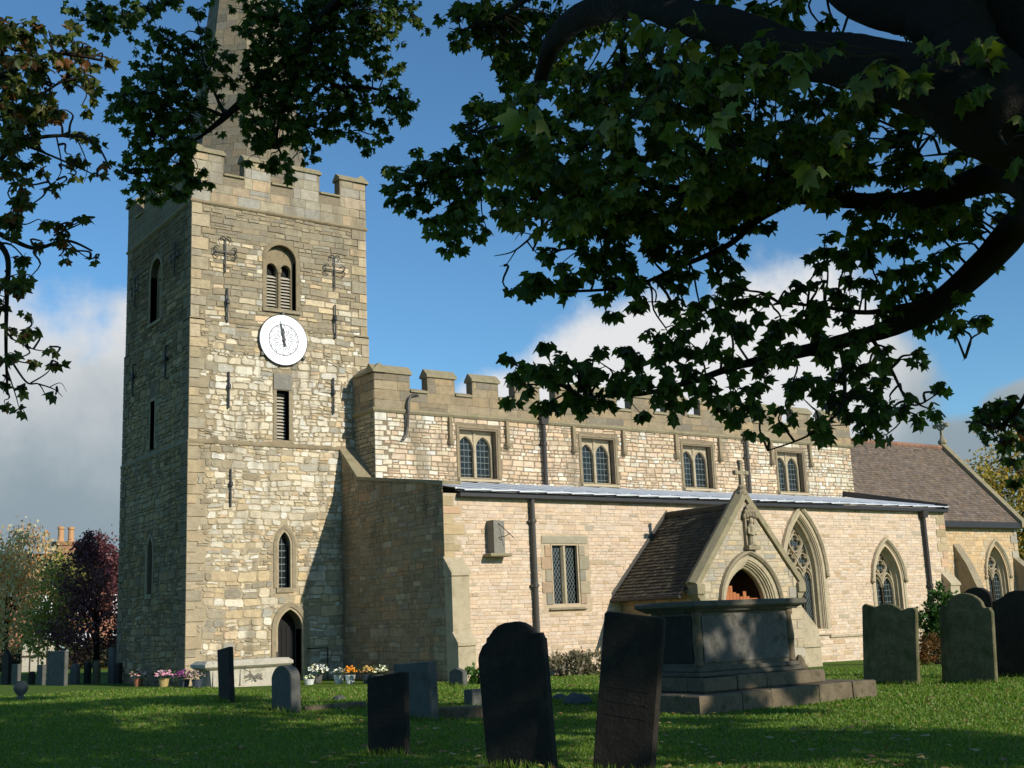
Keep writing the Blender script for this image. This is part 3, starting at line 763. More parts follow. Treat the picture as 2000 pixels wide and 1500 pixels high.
copseg(prof[0], (1.17, 5.845)); copseg((1.17, 5.862), (5.9, 5.19), .10)
b.build('raked_coping', M['coping'], ch)
# lead roof of the aisle
b = MB(); y0, z0, y1, z1 = YA-.26, 5.045, YN-.02, 5.88; x = XA0+.52
Sl = Vector((0, y1-y0, z1-z0)); Ln = Sl.length; Sl.normalize(); Nn = Vector((0, -Sl.z, Sl.y))
while x < XA1-.1:
    w = R.uniform(.80, .92); xe = min(XA1, x+w); g = R.uniform(-.03, .05); sk = R.uniform(-.02, .05)
    P = Vector((0, y0, z0))
    V = [Vector((x+.02, 0, 0))+P+Sl*g+Nn*.005, Vector((xe, 0, 0))+P+Sl*(g+sk)+Nn*.03, Vector((xe, 0, 0))+P+Sl*.42+Nn*.03, Vector((x+.02, 0, 0))+P+Sl*.42+Nn*.012]
    b.add([v for v in V]+[v-Nn*.025 for v in V[:2]], [(0,1,2,3), (4,5,1,0)])
    V = [Vector((x, 0, 0))+P+Sl*.44, Vector((xe, 0, 0))+P+Sl*.44, Vector((xe, 0, 0))+P+Sl*Ln, Vector((x, 0, 0))+P+Sl*Ln]
    b.add(V, [(0,1,2,3)])
    b.tube([Vector((x, 0, 0))+P+Sl*.42+Nn*.02, Vector((x, 0, 0))+P+Sl*Ln+Nn*.02], .03, 6)
    x = xe
b.add([Vector((XA0+.5, y0+.1, z0-.03)), Vector((XA1, y0+.1, z0-.03)), Vector((XA1, y1, z1-.03)), Vector((XA0+.5, y1, z1-.03))], [(0,1,2,3)])
b.build('lead_roof', M['lead'], ch)
b = MB(); b.box(XA0+.42, XA1+.02, YA-.21, YA-.005, 4.86, 4.985, bev=.02); b.build('eaves_gutter', M['iron'], ch)
b = MB()
V = []
for u, z in ((-YA+.2, 5.0), (-YN, 6.0)):
    for dx, dz in ((0,-.05), (.09,-.05), (.09,.17), (0,.17)): V.append((XA1+dx-.02, -u, z+dz))
b.add(V, [(0,1,2,3), (7,6,5,4)] + [(i, 4+i, 4+(i+1) % 4, (i+1) % 4) for i in range(4)]); b.build('verge', M['iron'], ch)
downpipe(fa, 7.57, -.1, 4.86, .11, .068, M['greypipe'], False, (4.2, 2.45))
downpipe(fa, 25.0, -.5, 4.86, .11, .075, M['pipe'], True, (2.4,)).location.z = -.2
def buttress(name, x0, x1, steps, m):
    """steps from the top: (projection, z where its sloped head meets it, z where the slope ends)"""
    b = MB(); pts = [(0, steps[0][1]+steps[0][3])]
    for p, zt, zb_, hd in steps: pts += [(p, zt), (p, zb_)]
    pts.append((0, -.8)); pts[-2] = (steps[-1][0], -.8)
    L = [(x0, YA-p, z) for p, z in pts]; n = len(L)
    b.add(L + [(x1, y, z) for _, y, z in L], [list(range(n)), list(range(n, 2*n))[::-1]] + [(i, (i+1) % n, n+(i+1) % n, n+i) for i in range(n)][::1])
    o = b.build(name, m, ch)
    for i, (p, zt, zb_, hd) in enumerate(steps):
        c = MB(); q = 0 if i == 0 else steps[i-1][0]
        c.add([(x0-.03, YA-q+.0, zt+hd+.02), (x1+.03, YA-q, zt+hd+.02), (x1+.03, YA-p-.045, zt+.01), (x0-.03, YA-p-.045, zt+.01), (x1+.03, YA-p-.045, zt-.07), (x0-.03, YA-p-.045, zt-.07)], [(3,2,1,0), (5,4,2,3)])
        c.add([(x0-.03, YA-q, zt+hd+.02), (x0-.03, YA-p-.045, zt+.01), (x0-.03, YA-p-.045, zt-.07), (x0-.03, YA-q, zt-.07)], [(0,1,2,3)]); c.build('weathering', M['dressed_pale'], o)
buttress('buttress', XA0-.02, XA0+.52, [(.34, 2.86, 1.35, .42), (.55, 1.08, -.8, .26)], M['dressed_pale'])
buttress('buttress', XA1-.5, XA1+.04, [(.32, 2.3, .9, .4), (.5, .7, -.8, .24)], M['dressed_pale'])
# square-headed two-light window
b = MB(); sweep(b, fa, lambda d: rectpath(*RW, d), [(0,-.35), (0,-.10), (.03,-.02), (.05,.022)]); win = b.build('mullioned_window', M['dressed_pale'], ch)
b = MB()
for side in (-1, 1):
    z = RW[2]-.02; k = 0
    while z < RW[3]:
        hh = R.uniform(.28, .4); hh = hh if z+hh < RW[3]-.15 else RW[3]-z; w = (.22, .36)[k % 2]; k += 1
        a_, b_ = (RW[0]-.05-w, RW[0]-.05) if side < 0 else (RW[1]+.05, RW[1]+.05+w)
        stone(b, fa, rectpoly(a_+.005, b_-.005, z+.005, z+hh-.005), .024, jc(R.choice([(.30,.265,.20), (.27,.24,.18), (.36,.255,.165), (.33,.28,.19)]), .1), 0, .006); z += hh
stone(b, fa, rectpoly(RW[0]-.36, RW[1]+.38, RW[3]+.05, RW[3]+.25), .024, (.33,.29,.21), 0, .006)
b.build('surround', M['aislestone'], win)
b = MB(); c = (RW[0]+RW[1])/2; ribbon(b, fa, [(c, RW[2]), (c, RW[3])], .15, -.2, -.02); b.build('mullion', M['dressed_pale'], win)
b = MB(); flat(b, fa, rectpoly(*RW), -.14); b.build('glass', M['glass_di'], win)
b = MB(); b.add([fa(RW[0]-.2, 1.8, 0), fa(RW[1]+.2, 1.8, 0), fa(RW[1]+.2, 1.84, .1), fa(RW[0]-.2, 1.84, .1), fa(RW[0]-.12, 2.02, -.2), fa(RW[1]+.12, 2.02, -.2)], [(0,1,2,3), (3,2,5,4), (0,3,4), (2,1,5)]); b.build('sill', M['dressed'], win)
# pointed traceried windows
def pointed(fr, A, hoodz, hd, nl, name, diamond, label=None, foils=(), parent=None, prof=None, glassn=-.36):
    prof = prof or [(0,-.45), (0,-.30), (.045,-.26), (.07,-.20), (.07,-.14), (.12,-.10), (.15,-.04), (.19,-.03), (.22,.03), (.32,.035), (.345,0)]
    b = MB(); sweep(b, fr, lambda d: arcpath(d=d, **A), prof); win = b.build(name, M['dressed_pale'], ch)
    b = MB(); B = dict(A); B['v0'] = hoodz; sweep(b, fr, lambda d: arcpath(d=d, **B), [(hd-.02,0), (hd-.01,.07), (hd+.05,.125), (hd+.10,.11), (hd+.12,0)])
    for s in (-1, 1): b.lathe(fr(A['c']+s*(A['a']+hd+.05), hoodz-.12, .07), [(.03,0), (.085,.05), (.085,.12), (.05,.17)], 8)
    b.build('hood_mould', M['dressed_pale'], win)
    b = MB(); lw = 2*A['a']/nl; mw = .07
    for k in range(nl):
        c = A['c']-A['a']+lw*(k+.5); ribbon(b, fr, arcpath(c=c, a=lw/2, vs=A['vs']-.14, h=lw*.78, v0=A['v0']), mw, -.36, -.25)
        ribbon(b, fr, arcpath(c=c, a=lw/2-.055, vs=A['vs']-.16, h=lw*.55, v0=A['vs']-.18), .035, -.35, -.275)
    for f in foils:
        q = foil(*f[:4]); ribbon(b, fr, q+[q[0], q[1]], .04, -.355, -.27); q = circ(f[0], f[1]*1.12, 20, 45, 405) if len(f) < 5 else [(f[0][0]+f[1]*1.25*x, f[0][1]+f[1]*1.55*y) for x, y in ((0,1), (.45,.62), (.85,.25), (1,0), (.85,-.25), (.45,-.62), (0,-1), (-.45,-.62), (-.85,-.25), (-1,0), (-.85,.25), (-.45,.62), (0,1), (.45,.62))]
        ribbon(b, fr, q, .055, -.36, -.25)
    b.build('tracery', M['dressed_pale'], win)
    b = MB(); flat(b, fr, archpoly(**A), glassn); b.build('glass', M['glass_di' if diamond else 'glass_sq'], win)
    b = MB(); w = A['a']+.36; b.add([fr(A['c']-w, A['v0']-.22, .0), fr(A['c']+w, A['v0']-.22, .0), fr(A['c']+w, A['v0']-.2, .09), fr(A['c']-w, A['v0']-.2, .09), fr(A['c']-w+.3, A['v0']+.05, -.3), fr(A['c']+w-.3, A['v0']+.05, -.3)], [(0,1,2,3), (3,2,5,4), (0,3,4), (2,1,5)]); b.build('sill', M['dressed_pale'], win)
    return win
c = TRA['c']
pointed(fa, TRA, 2.72, .36, 3, 'traceried_window', True, foils=[((c, 3.74), .27, 4, 0, 1), ((c-.30, 3.17), .23, 4, 0, 1), ((c+.30, 3.17), .23, 4, 0, 1)])
c = W2A['c']
pointed(fa, W2A, 2.5, .27, 2, 'traceried_window', False, foils=[((c, 2.93), .24, 4, 0, 1)])
b = MB(); b.prism([fa(19.5, .62, 0), fa(XA1-.5, .62, 0), fa(XA1-.5, .66, .07), fa(19.5, .66, .07)], Vector((0,0,0)), Vector((0,0,.07))); b.build('plinth_course', M['dressed_pale'], ch)

# ------------------------------------------------------------------ porch
PY, PX0, PX1, PC = -9.0, 10.68, 14.64, 12.66
fp = south(PY); mb = MB()
PA = dict(c=12.62, a=.78, vs=1.72, h=1.05, v0=-.3)
gab = [(PX0,-.6), (PX1,-.6), (PX1,2.25), (PC,4.62), (PX0,2.25)]
sheet(mb, fp, gab, [archpoly(d=.25, **PA)], .34, 0, (.33,.275,.19))
lay(mb, fp, PX0, PX1, -.6, 4.62, pal_porch, [archpoly(d=.36, **PA), rectpoly(12.5, 12.98, 3.28, 4.3)], h=(.075,.15), l=(1.5,3.6), joint=.014, jit=.008, proud=(.004,.016), clip=gab, ql=dict(h=(.2,.32), w=(.26,.42)), qr=dict(h=(.2,.32), w=(.26,.42)), qn=.016, split=.1, seed=12)
for fr_ in (west(PX0), ):
    sheet(mb, fr_, rectpoly(-YA, -PY, -.6, 2.2), [], .1, 0, (.33,.25,.15))
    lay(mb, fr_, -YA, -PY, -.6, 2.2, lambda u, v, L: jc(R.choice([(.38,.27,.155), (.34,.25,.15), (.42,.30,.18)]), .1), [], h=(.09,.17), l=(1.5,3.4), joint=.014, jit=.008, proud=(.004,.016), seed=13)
sheet(mb, east(PX1), rectpoly(PY, YA, -.6, 2.2), [], .1, 0, (.36,.29,.19))
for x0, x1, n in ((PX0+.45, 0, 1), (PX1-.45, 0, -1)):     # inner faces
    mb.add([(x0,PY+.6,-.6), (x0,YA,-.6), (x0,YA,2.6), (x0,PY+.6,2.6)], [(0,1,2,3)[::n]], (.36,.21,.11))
mb.build('porch_wall', M['aislestone'], ch)
pd = dress('porch_doorway', fp, PA, [(0,-.34), (0,-.20), (.03,-.17), (.06,-.17), (.07,-.12), (.11,-.10), (.12,-.06), (.15,-.06), (.16,-.02), (.20,-.01), (.215,.02), (.30,.025), (.36,.03), (.38,0)], M['dressed_pale'], ch)
b = MB(); B = dict(PA); B['v0'] = 1.6; sweep(b, fp, lambda d: arcpath(d=d, **B), [(.34,.02), (.35,.08), (.41,.13), (.46,.11), (.48,.0)]); b.build('hood_mould', M['dressed'], pd)
b = MB()                                                 # timber gates inside the arch
for s in (-1, 1):
    e = PA['c']+s*.74
    for k in range(6):
        u = PA['c']+s*(.07+.13*k); slab(b, south(PY+.42), rectpoly(u-.06, u+.06, -.1, (2.08, 2.12, 2.3, 2.48, 2.52, 2.42)[k] if s < 0 else (2.0, 2.14, 2.0, 1.95, 1.95, 1.95)[k]), -.03, .02)
    for z in (.1, 1.1, 1.80): slab(b, south(PY+.42), rectpoly(min(PA['c'], e), max(PA['c'], e), z, z+.12), .022, .06)
b.build('timber_gate', M['wood'], pd)
b = MB(); slab(b, fa, archpoly(c=12.5, a=.85, vs=1.5, h=1.0, v0=-.3), .02, .08); b.build('inner_door', M['wood'], pd)
b = MB(); b.add([(PX0+.4,PY+.1,-.02), (PX1-.4,PY+.1,-.02), (PX1-.4,YA,-.02), (PX0+.4,YA,-.02)], [(0,1,2,3)]); b.build('porch_floor', M['tombstone'], ch)
b = MB(); TC = [(.082,.069,.05), (.07,.058,.042), (.098,.082,.056), (.058,.05,.04), (.088,.077,.05)]
ez, rz_, ex = 2.10, 4.50, 10.33; Lr = math.hypot(PC-ex, rz_-ez); U = Vector((PC-ex, 0, rz_-ez)).normalized()
tiles(b, (ex, YA, ez), (0,-1,0), U, Vector((-U.z, 0, U.x)), (YA-PY)-.3, Lr, 26, .18, TC, .028)
U2 = Vector((-(PC-ex), 0, rz_-ez)).normalized(); tiles(b, (2*PC-ex, PY+.3, ez), (0,1,0), U2, Vector((U.z, 0, U.x)), (YA-PY)-.3, Lr, 14, .3, TC, .028)
for s in (1, -1):
    x0 = PC-s*(PC-ex); b.add([(x0,YA,ez-.03), (x0,PY+.25,ez-.03), (PC,PY+.25,rz_-.03), (PC,YA,rz_-.03)], [(0,1,2,3)], (.05,.04,.03))
b.tube([(PC,YA,rz_+.03), (PC,PY+.3,rz_+.03)], .09, 8, col=(.09,.07,.05))
b.build('porch_roof', M['tile'], ch)
b = MB(); b.tube([(ex-.02,YA+.0,ez-.05), (ex-.02,PY+.35,ez-.05)], .055, 8); b.build('eaves_gutter', M['iron'], ch)
b = MB()                                                 # flashing where the roof meets the aisle wall
b.add([(ex,YA-.02,ez+.03), (PC,YA-.02,rz_+.06), (PC,YA-.02,rz_+.2), (ex,YA-.02,ez+.17), (ex,YA-.1,ez+.05), (PC,YA-.1,rz_+.08)], [(0,1,2,3), (4,5,1,0)]); b.build('flashing', M['greypipe'], ch)
cpg = MB()
for s in (-1, 1):
    x0, z0, x1, z1 = PC+s*2.12, 2.36, PC, 4.90
    d = Vector((x1-x0, 0, z1-z0)).normalized(); nn = Vector((-d.z*s*-1, 0, abs(d.x)));  nn = Vector((s*d.z if d.z > 0 else -s*d.z, 0, abs(d.x)))
    V = []
    for (x, z) in ((x0, z0), (x1, z1)):
        for y, t in ((PY-.08, -.14), (PY-.08, .02), (PY+.13, .10), (PY+.34, .02), (PY+.34, -.14)):
            v_ = Vector((x, y, z))+nn*t
            if x == x1: v_ = Vector((PC, y, z+t/abs(nn.z)))
            V.append(v_)
    cpg.add(V, [(0,1,2,3,4), (9,8,7,6,5)] + [(i, 5+i, 5+(i+1) % 5, (i+1) % 5) for i in range(5)])
    cpg.box(min(x0, x0-s*.28), max(x0, x0-s*.28), PY-.11, PY+.37, 2.06, 2.36, bev=.03)
    V = [(x0-s*.30, PY-.06, 2.06), (x0-s*.02, PY-.06, 2.06), (x0-s*.30, PY-.06, 1.7), (x0-s*.30, PY+.3, 2.06), (x0-s*.02, PY+.3, 2.06), (x0-s*.30, PY+.3, 1.7)]
    cpg.add(V, [(0,1,2), (5,4,3), (1,4,5,2), (0,3,4,1)])
cpg.build('gable_coping', M['coping'], ch)
b = MB()                                                 # cross on the gable
b.lathe((PC, PY+.05, 4.80), [(.16,0), (.16,.08), (.10,.14), (.13,.22), (.07,.28)], 8)
b.box(PC-.05, PC+.05, PY, PY+.1, 5.05, 5.72, bev=.012); b.box(PC-.2, PC+.2, PY+.003, PY+.097, 5.36, 5.47, bev=.012)
for dx, dz in ((-.2, 5.415), (.2, 5.415), (0, 5.72)): b.box(PC+dx-.06, PC+dx+.06, PY-.012, PY+.112, dz-.06, dz+.06, bev=.02)
b.build('gable_cross', M['dressed'], ch)
st = MB()                                                # carved figure under a canopy
slab(st, fp, rectpoly(12.52, 12.98, 3.26, 3.38), .0, .2); slab(st, fp, rectpoly(12.55, 12.60, 3.38, 4.2), 0, .09); slab(st, fp, rectpoly(12.90, 12.95, 3.38, 4.2), 0, .09)
for (u, z, w, n) in ((12.75, 4.22, .30, .16), (12.75, 4.34, .22, .14), (12.75, 4.45, .13, .1)):
    for k in range(5): t = k/4-.5; st.lathe(fp(u+t*w*1.5, z-.06-abs(t)*.1, .1), [(.02,0), (.05,.03), (.06,.08), (.02,.15)], 6)
st.build('niche', M['dressed'], ch)
st = MB(); st.lathe(fp(12.75, 3.38, .12), [(.12,0), (.125,.1), (.10,.3), (.12,.45), (.13,.52), (.05,.58), (.045,.60), (.07,.65), (.07,.71), (.03,.76)], 10)
for s in (-1, 1): st.tube([fp(12.75+s*.12, 3.88, .12), fp(12.75+s*.15, 3.72, .15), fp(12.75+s*.03, 3.66, .23)], .035, 6)
st.build('carved_figure', M['dressed_pale'], ch)
b = MB(); L = [(14.64, 1.72), (14.64, -.6), (15.36, -.6), (15.36, .55), (15.32, .62), (15.32, 1.02)]
b.prism([(x, PY+.02, z) for x, z in L], Vector((0,0,0)), Vector((0,.55,0))); b.box(14.6, 15.40, PY-.03, PY+.62, .52, .62); b.build('buttress', M['dressed_pale'], ch)

# ------------------------------------------------------------------ chancel
YC, XC1 = -.55, 39.25
fc = south(YC); mb = MB()
CA = dict(c=37.45, a=.62, vs=2.75, h=1.2, v0=.9)
sheet(mb, fc, rectpoly(26.4, XC1, -1.5, 5.0), [archpoly(d=.12, **CA)], .5, 0, (.42,.31,.18))
lay(mb, fc, 33.2, XC1, -1.4, 4.95, pal_chan, [archpoly(d=.33, **CA)], h=(.10,.2), l=(1.3,3), joint=.016, jit=.01, proud=(.004,.02), qr=Q1, qcol=pal_porch, seed=15)
sheet(mb, east(XC1), [(YC,-1.5), (6.3,-1.5), (6.3,4.9), (2.87,9.0), (YC,4.9)], [], .1, 0, (.42,.31,.18))
sheet(mb, west(26.4), [(-6.3,-1.5), (-YC,-1.5), (-YC,4.9), (-2.87,9.0), (-6.3,4.9)], [], .1, 0, (.42,.31,.18))
mb.build('chancel_wall', M['aislestone'], ch)
pointed(fc, CA, 2.75, .28, 2, 'chancel_window', False, foils=[((CA['c'], 3.36), .26, 4, 0, 1)])
b = MB(); TC2 = [(.165,.122,.092), (.15,.112,.087), (.185,.135,.098), (.16,.125,.10), (.13,.10,.08), (.175,.138,.107)]
ye, ze, yr, zr = YC-.22, 5.16, 2.87, 9.14; U = Vector((0, yr-ye, zr-ze)); L = U.length; U.normalize()
tiles(b, (27.06, ye, ze), (1,0,0), U, (0,-U.z,U.y), XC1-27.06-.1, L, 40, .2, TC2, .02)
b.add([(27.06,ye,ze-.02), (XC1,ye,ze-.02), (XC1,yr,zr-.02), (27.06,yr,zr-.02), (XC1,2*yr-ye,ze-.02), (27.06,2*yr-ye,ze-.02)], [(0,1,2,3), (3,2,4,5)], (.12,.085,.06))
b.build('chancel_roof', M['tile'], ch)
b = MB(); x = 27.1
while x < XC1-.2: b.tube([(x,yr,zr+.02), (x+.43,yr,zr+.03)], .12, 8, col=jc((.24,.13,.09), .18)); x += .45
b.build('ridge_tiles', M['tile'], ch)
b = MB(); b.box(26.6, XC1-.05, ye-.13, ye+.02, ze-.29, ze-.03, bev=.02); b.build('eaves_gutter', M['iron'], ch)
b = MB()
for s in (1, -1):
    V = []
    for y, z in ((yr-s*(yr-ye+.2), ze-.12), (yr, zr+.12)):
        for dx, dz in ((-.06,-.1), (.34,-.1), (.34,.16), (.14,.24), (-.06,.16)): V.append((XC1+dx, y, z+dz))
    b.add(V, [(0,1,2,3,4), (9,8,7,6,5)] + [(i, 5+i, 5+(i+1) % 5, (i+1) % 5) for i in range(5)])
b.build('gable_coping', M['coping'], ch)
b = MB(); c = Vector((XC1+.14, yr, zr+.25)); b.lathe(c, [(.22,0), (.22,.12), (.1,.25), (.06,.45)], 8)
b.box(c.x-.05, c.x+.05, c.y-.06, c.y+.06, c.z+.4, c.z+1.35); b.box(c.x-.045, c.x+.045, c.y-.33, c.y+.33, c.z+.82, c.z+.95)
for dy, dz in ((-.33,.885), (.33,.885), (0,1.35)): b.lathe(c+Vector((0, dy, dz-.11)), [(.04,0), (.12,.05), (.12,.17), (.04,.22)], 8)
b.tube([c+Vector((0, .22*math.cos(t), .885+.22*math.sin(t))) for t in np.linspace(0, 6.283, 17)], .04, 6)
b.build('gable_cross', M['dressed'], ch)
b = MB(); L = [(0, 4.2), (0, -1.4), (-1.0, -1.4), (-1.0, 1.9), (-.95, 2.3), (-.55, 3.3)]
b.prism([(34.35, YC+y, z) for y, z in L], Vector((0,0,0)), Vector((.5,0,0))); b.build('buttress', M['dressed'], ch)
b = MB(); L = [(0, 3.6), (0, -1.4), (-1.3, -1.4), (-1.3, 2.4)]
b.prism([(XC1-.45, YC+y, z) for y, z in L], Vector((0,0,0)), Vector((.5,0,0))); b.build('buttress', M['dressed'], ch)

# ------------------------------------------------------------------ fixed to the walls: clock and sundial
ck = thing('tower_clock', 'round white skeleton clock dial with black hands at two minutes to twelve on the tower', 'clock', (2.83, -.02, 10.15))
fk = Fr((0,0,0), (1,0,0), (0,-1,0)); Rk = .765
b = MB(); slab(b, fk, circ((0,0), Rk, 48)[:-1], .06, .12); b.build('dial', M['white'], ck)
b = MB(); b.tube([fk(p[0], p[1], .10) for p in circ((0,0), Rk+.012, 48)], .022, 6); b.build('rim', M['iron'], ck)
b = MB()
b.tube([fk(p[0], p[1], .122) for p in circ((0,0), .475, 40)], .013, 4)
for k in range(60): t = math.radians(6*k); b.box(.715*math.sin(t)-.006, .715*math.sin(t)+.006, -.128, -.121, .715*math.cos(t)-.006, .715*math.cos(t)+.006)
for k in range(12):
    t = math.radians(30*k)
    P = [(.18+.0*q, 0) for q in range(2)]
    a = [(r*math.sin(t+o), r*math.cos(t+o)) for r, o in ((.14,0), (.26,.12), (.36,-.06), (.30,-.22), (.24,-.12))]
    b.tube([fk(p[0], p[1], .122) for p in a], .011, 4)
    a = [(r*math.sin(t+o), r*math.cos(t+o)) for r, o in ((.46,.0), (.40,.14), (.43,.22))]; b.tube([fk(p[0], p[1], .122) for p in a], .011, 4)
b.build('tracery_ring', M['greyline'], ck)
ROM = ['XII','I','II','III','IIII','V','VI','VII','VIII','IX','X','XI']
NUMM = simple('pale_grey_numeral', (.22,.23,.25), .6)
for k, s in enumerate(ROM):
    b = MB(); t = math.radians(30*k); adv = {'I': .035, 'V': .06, 'X': .065}; wd = sum(adv[c] for c in s); x = -wd/2
    def rp(px_, py_): return fk(px_*math.cos(t)+py_*math.sin(t), -px_*math.sin(t)+py_*math.cos(t), .1215)
    for c in s:
        w = adv[c]*.8
        for (x0, y0, x1, y1) in {'I': [(w/2,0,w/2,1)], 'V': [(0,1,w/2,0), (w,1,w/2,0)], 'X': [(0,0,w,1), (0,1,w,0)]}[c]:
            p, q = (x+x0, .52+.15*y0), (x+x1, .52+.15*y1); h = .0045
            b.add([rp(p[0]-h, p[1]), rp(p[0]+h, p[1]), rp(q[0]+h, q[1]), rp(q[0]-h, q[1])], [(0,1,2,3)])
        x += adv[c]
    b.build('numeral', NUMM, ck)
def hand(name, ang, L, tail, w, n):
    b = MB(); t = math.radians(ang); d = (math.sin(t), math.cos(t)); e = (d[1], -d[0])
    pts = [(-tail, w*1.5), (-tail*.6, w*.7), (0, w), (L*.3, w*1.1), (L*.45, w*.5), (L*.55, w*1.0), (L, w*.15)]
    poly = [(d[0]*s+e[0]*k, d[1]*s+e[1]*k) for s, k in pts] + [(d[0]*s-e[0]*k, d[1]*s-e[1]*k) for s, k in pts[::-1]]
    slab(b, fk, poly, n, n+.012); b.build(name, M['iron'], ck)
hand('hour_hand', -1, .36, .14, .032, .135); hand('minute_hand', -12, .60, .20, .026, .155)
b = MB(); slab(b, fk, circ((0,0), .05, 16)[:-1], .12, .18); b.build('hub', M['iron'], ck)
for a in (90, 215, 325):
    b = MB(); x, z = (Rk+.06)*math.cos(math.radians(a)), (Rk+.06)*math.sin(math.radians(a)); b.box(x-.04, x+.04, -.12, 0, z-.05, z+.05); b.build('bracket', M['greypipe'], ck)

sd = thing('sundial', 'grey stone block sundial with iron gnomon jutting from the aisle wall', 'sundial', (6.25, YA, 3.37))
b = MB(); b.add([(-.16,-.02,0), (.33,-.02,0), (.33,-.14,0), (-.16,-.34,0), (-.16,-.02,.88), (.33,-.02,.88), (.33,-.14,.88), (-.16,-.34,.88)], [(3,2,1,0), (4,5,6,7), (0,1,5,4), (1,2,6,5), (2,3,7,6), (3,0,4,7)]); b.build('dial_block', M['dialstone'], sd)
b = MB(); b.box(-.30, .38, -.38, -.005, -.09, 0, bev=.02); b.build('shelf', M['coping'], sd)
b = MB(); b.tube([(.06,-.25,.80), (.35,-.55,.38)], .012, 5); b.tube([(.06,-.25,.42), (.16,-.38,.44), (.27,-.47,.50)], .012, 5); b.build('gnomon', M['iron'], sd)

# ------------------------------------------------------------------ the lawn
def ground():
    xs = sorted(set([-400,-250,-150,-100,-70,-50] + [round(-40+.8*i, 3) for i in range(126)] + [70,90,130,200,300,400]))
    ys = sorted(set([-300,-200,-120,-80,-60] + [round(-45+.8*i, 3) for i in range(126)] + [65,80,110,160,250,400,600]))
    b = MB(); n = len(xs)
    b.v = [(x, y, gz(x, y)) for y in ys for x in xs]
    b.f = [(j*n+i, j*n+i+1, (j+1)*n+i+1, (j+1)*n+i) for j in range(len(ys)-1) for i in range(n-1)]; b.c = [None]*len(b.f)
    o = b.build('lawn', M['lawn'], smooth=True); tag(o, kind='structure')
ground()
def hit(px, py):                                         # where a line of sight meets the lawn
    d = FW + RT*((px-1000)/FPX) - UPV*((py-750)/FPX); z = 0.
    for _ in range(6): t = (z-CAM.z)/d.z; p = CAM+d*t; z = gz(p.x, p.y)
    return p, t
def grass():
    N = 230000
    d = 9.5*np.power(34/9.5, NR.random(N)**1.25); a = YAW + np.radians(NR.uniform(-26, 26, N))
    X = CAM.x + d*np.sin(a); Y = CAM.y + d*np.cos(a)
    k = ~((X > -.2) & (X < 40) & (Y > -5.9)); X, Y, d = X[k], Y[k], d[k]
    k = ~((X > 1.2) & (X < 5.5) & (Y > -18.6) & (Y < -16.2)); X, Y, d = X[k], Y[k], d[k]; N = len(X)
    Z = np.array([gz(x, y) for x, y in zip(X, Y)])
    clump = np.array([mnoise.noise(Vector((x*1.1, y*1.1, 4.))) for x, y in zip(X, Y)])
    h = NR.uniform(.014, .034, N)*(1+.6*clump)*np.clip(d/14, 1, 1.6); w = NR.uniform(.006, .011, N)*np.clip(d/10, 1, 2.6)
    t = NR.uniform(0, 6.283, N); lean = NR.normal(0, .5, (N, 2))
    v = np.empty((N, 3, 3), np.float32)
    v[:,0] = np.stack([X-w*np.cos(t), Y-w*np.sin(t), Z-.005], 1); v[:,1] = np.stack([X+w*np.cos(t), Y+w*np.sin(t), Z-.005], 1)
    v[:,2] = np.stack([X+lean[:,0]*h, Y+lean[:,1]*h, Z+h], 1)
    for (bx, by, bw, br) in BASES:                       # longer grass left uncut round the stones
        if math.hypot(bx-CAM.x, by-CAM.y) > 34: continue
        m_ = int(420*bw); q = NR.uniform(-.5, .5, m_)*(bw+.1); o = NR.normal(0, .07, m_); o += np.sign(o)*.05
        gx, gy = bx+o*math.cos(br)+q*math.sin(br), by+o*math.sin(br)-q*math.cos(br); gzv = np.array([gz(a_, b_) for a_, b_ in zip(gx, gy)])
        hh = NR.uniform(.05, .13, m_); ww = NR.uniform(.006, .012, m_); tt = NR.uniform(0, 6.283, m_); ll = NR.normal(0, .4, (m_, 2)); e_ = np.empty((m_, 3, 3), np.float32)
        e_[:,0] = np.stack([gx-ww*np.cos(tt), gy-ww*np.sin(tt), gzv-.005], 1); e_[:,1] = np.stack([gx+ww*np.cos(tt), gy+ww*np.sin(tt), gzv-.005], 1); e_[:,2] = np.stack([gx+ll[:,0]*hh, gy+ll[:,1]*hh, gzv+hh], 1)
        v = np.concatenate([v, e_]); N += m_
    g = NR.random(N); c = np.stack([.085+.075*g, .165+.09*g, .018+.016*g], 1)
    dry = NR.random(N) < .13; c[dry] = np.array([.28,.24,.085])*NR.uniform(.7, 1.2, (dry.sum(), 1))
    o = trimesh('grass', v.reshape(-1, 3), np.arange(N*3).reshape(N, 3), c, M['blade']); tag(o, kind='stuff', label='short mown grass of the churchyard', cat='grass')
def trimesh(name, V, T, C, m, parent=None):
    me = bpy.data.meshes.new(name); V = np.ascontiguousarray(V, np.float32); T = np.ascontiguousarray(T, np.int32)
    me.vertices.add(len(V)); me.vertices.foreach_set('co', V.ravel())
    me.loops.add(T.size); me.loops.foreach_set('vertex_index', T.ravel())
    me.polygons.add(len(T)); me.polygons.foreach_set('loop_start', np.arange(0, T.size, 3, dtype=np.int32))
    at_ = me.attributes.new('Col', 'FLOAT_COLOR', 'FACE'); at_.data.foreach_set('color', np.concatenate([C, np.ones((len(C), 1))], 1).astype(np.float32).ravel())
    me.materials.append(m); me.update(calc_edges=True); me.validate()
    o = bpy.data.objects.new(name, me); COL.objects.link(o)
    if parent: o.parent = parent
    return o
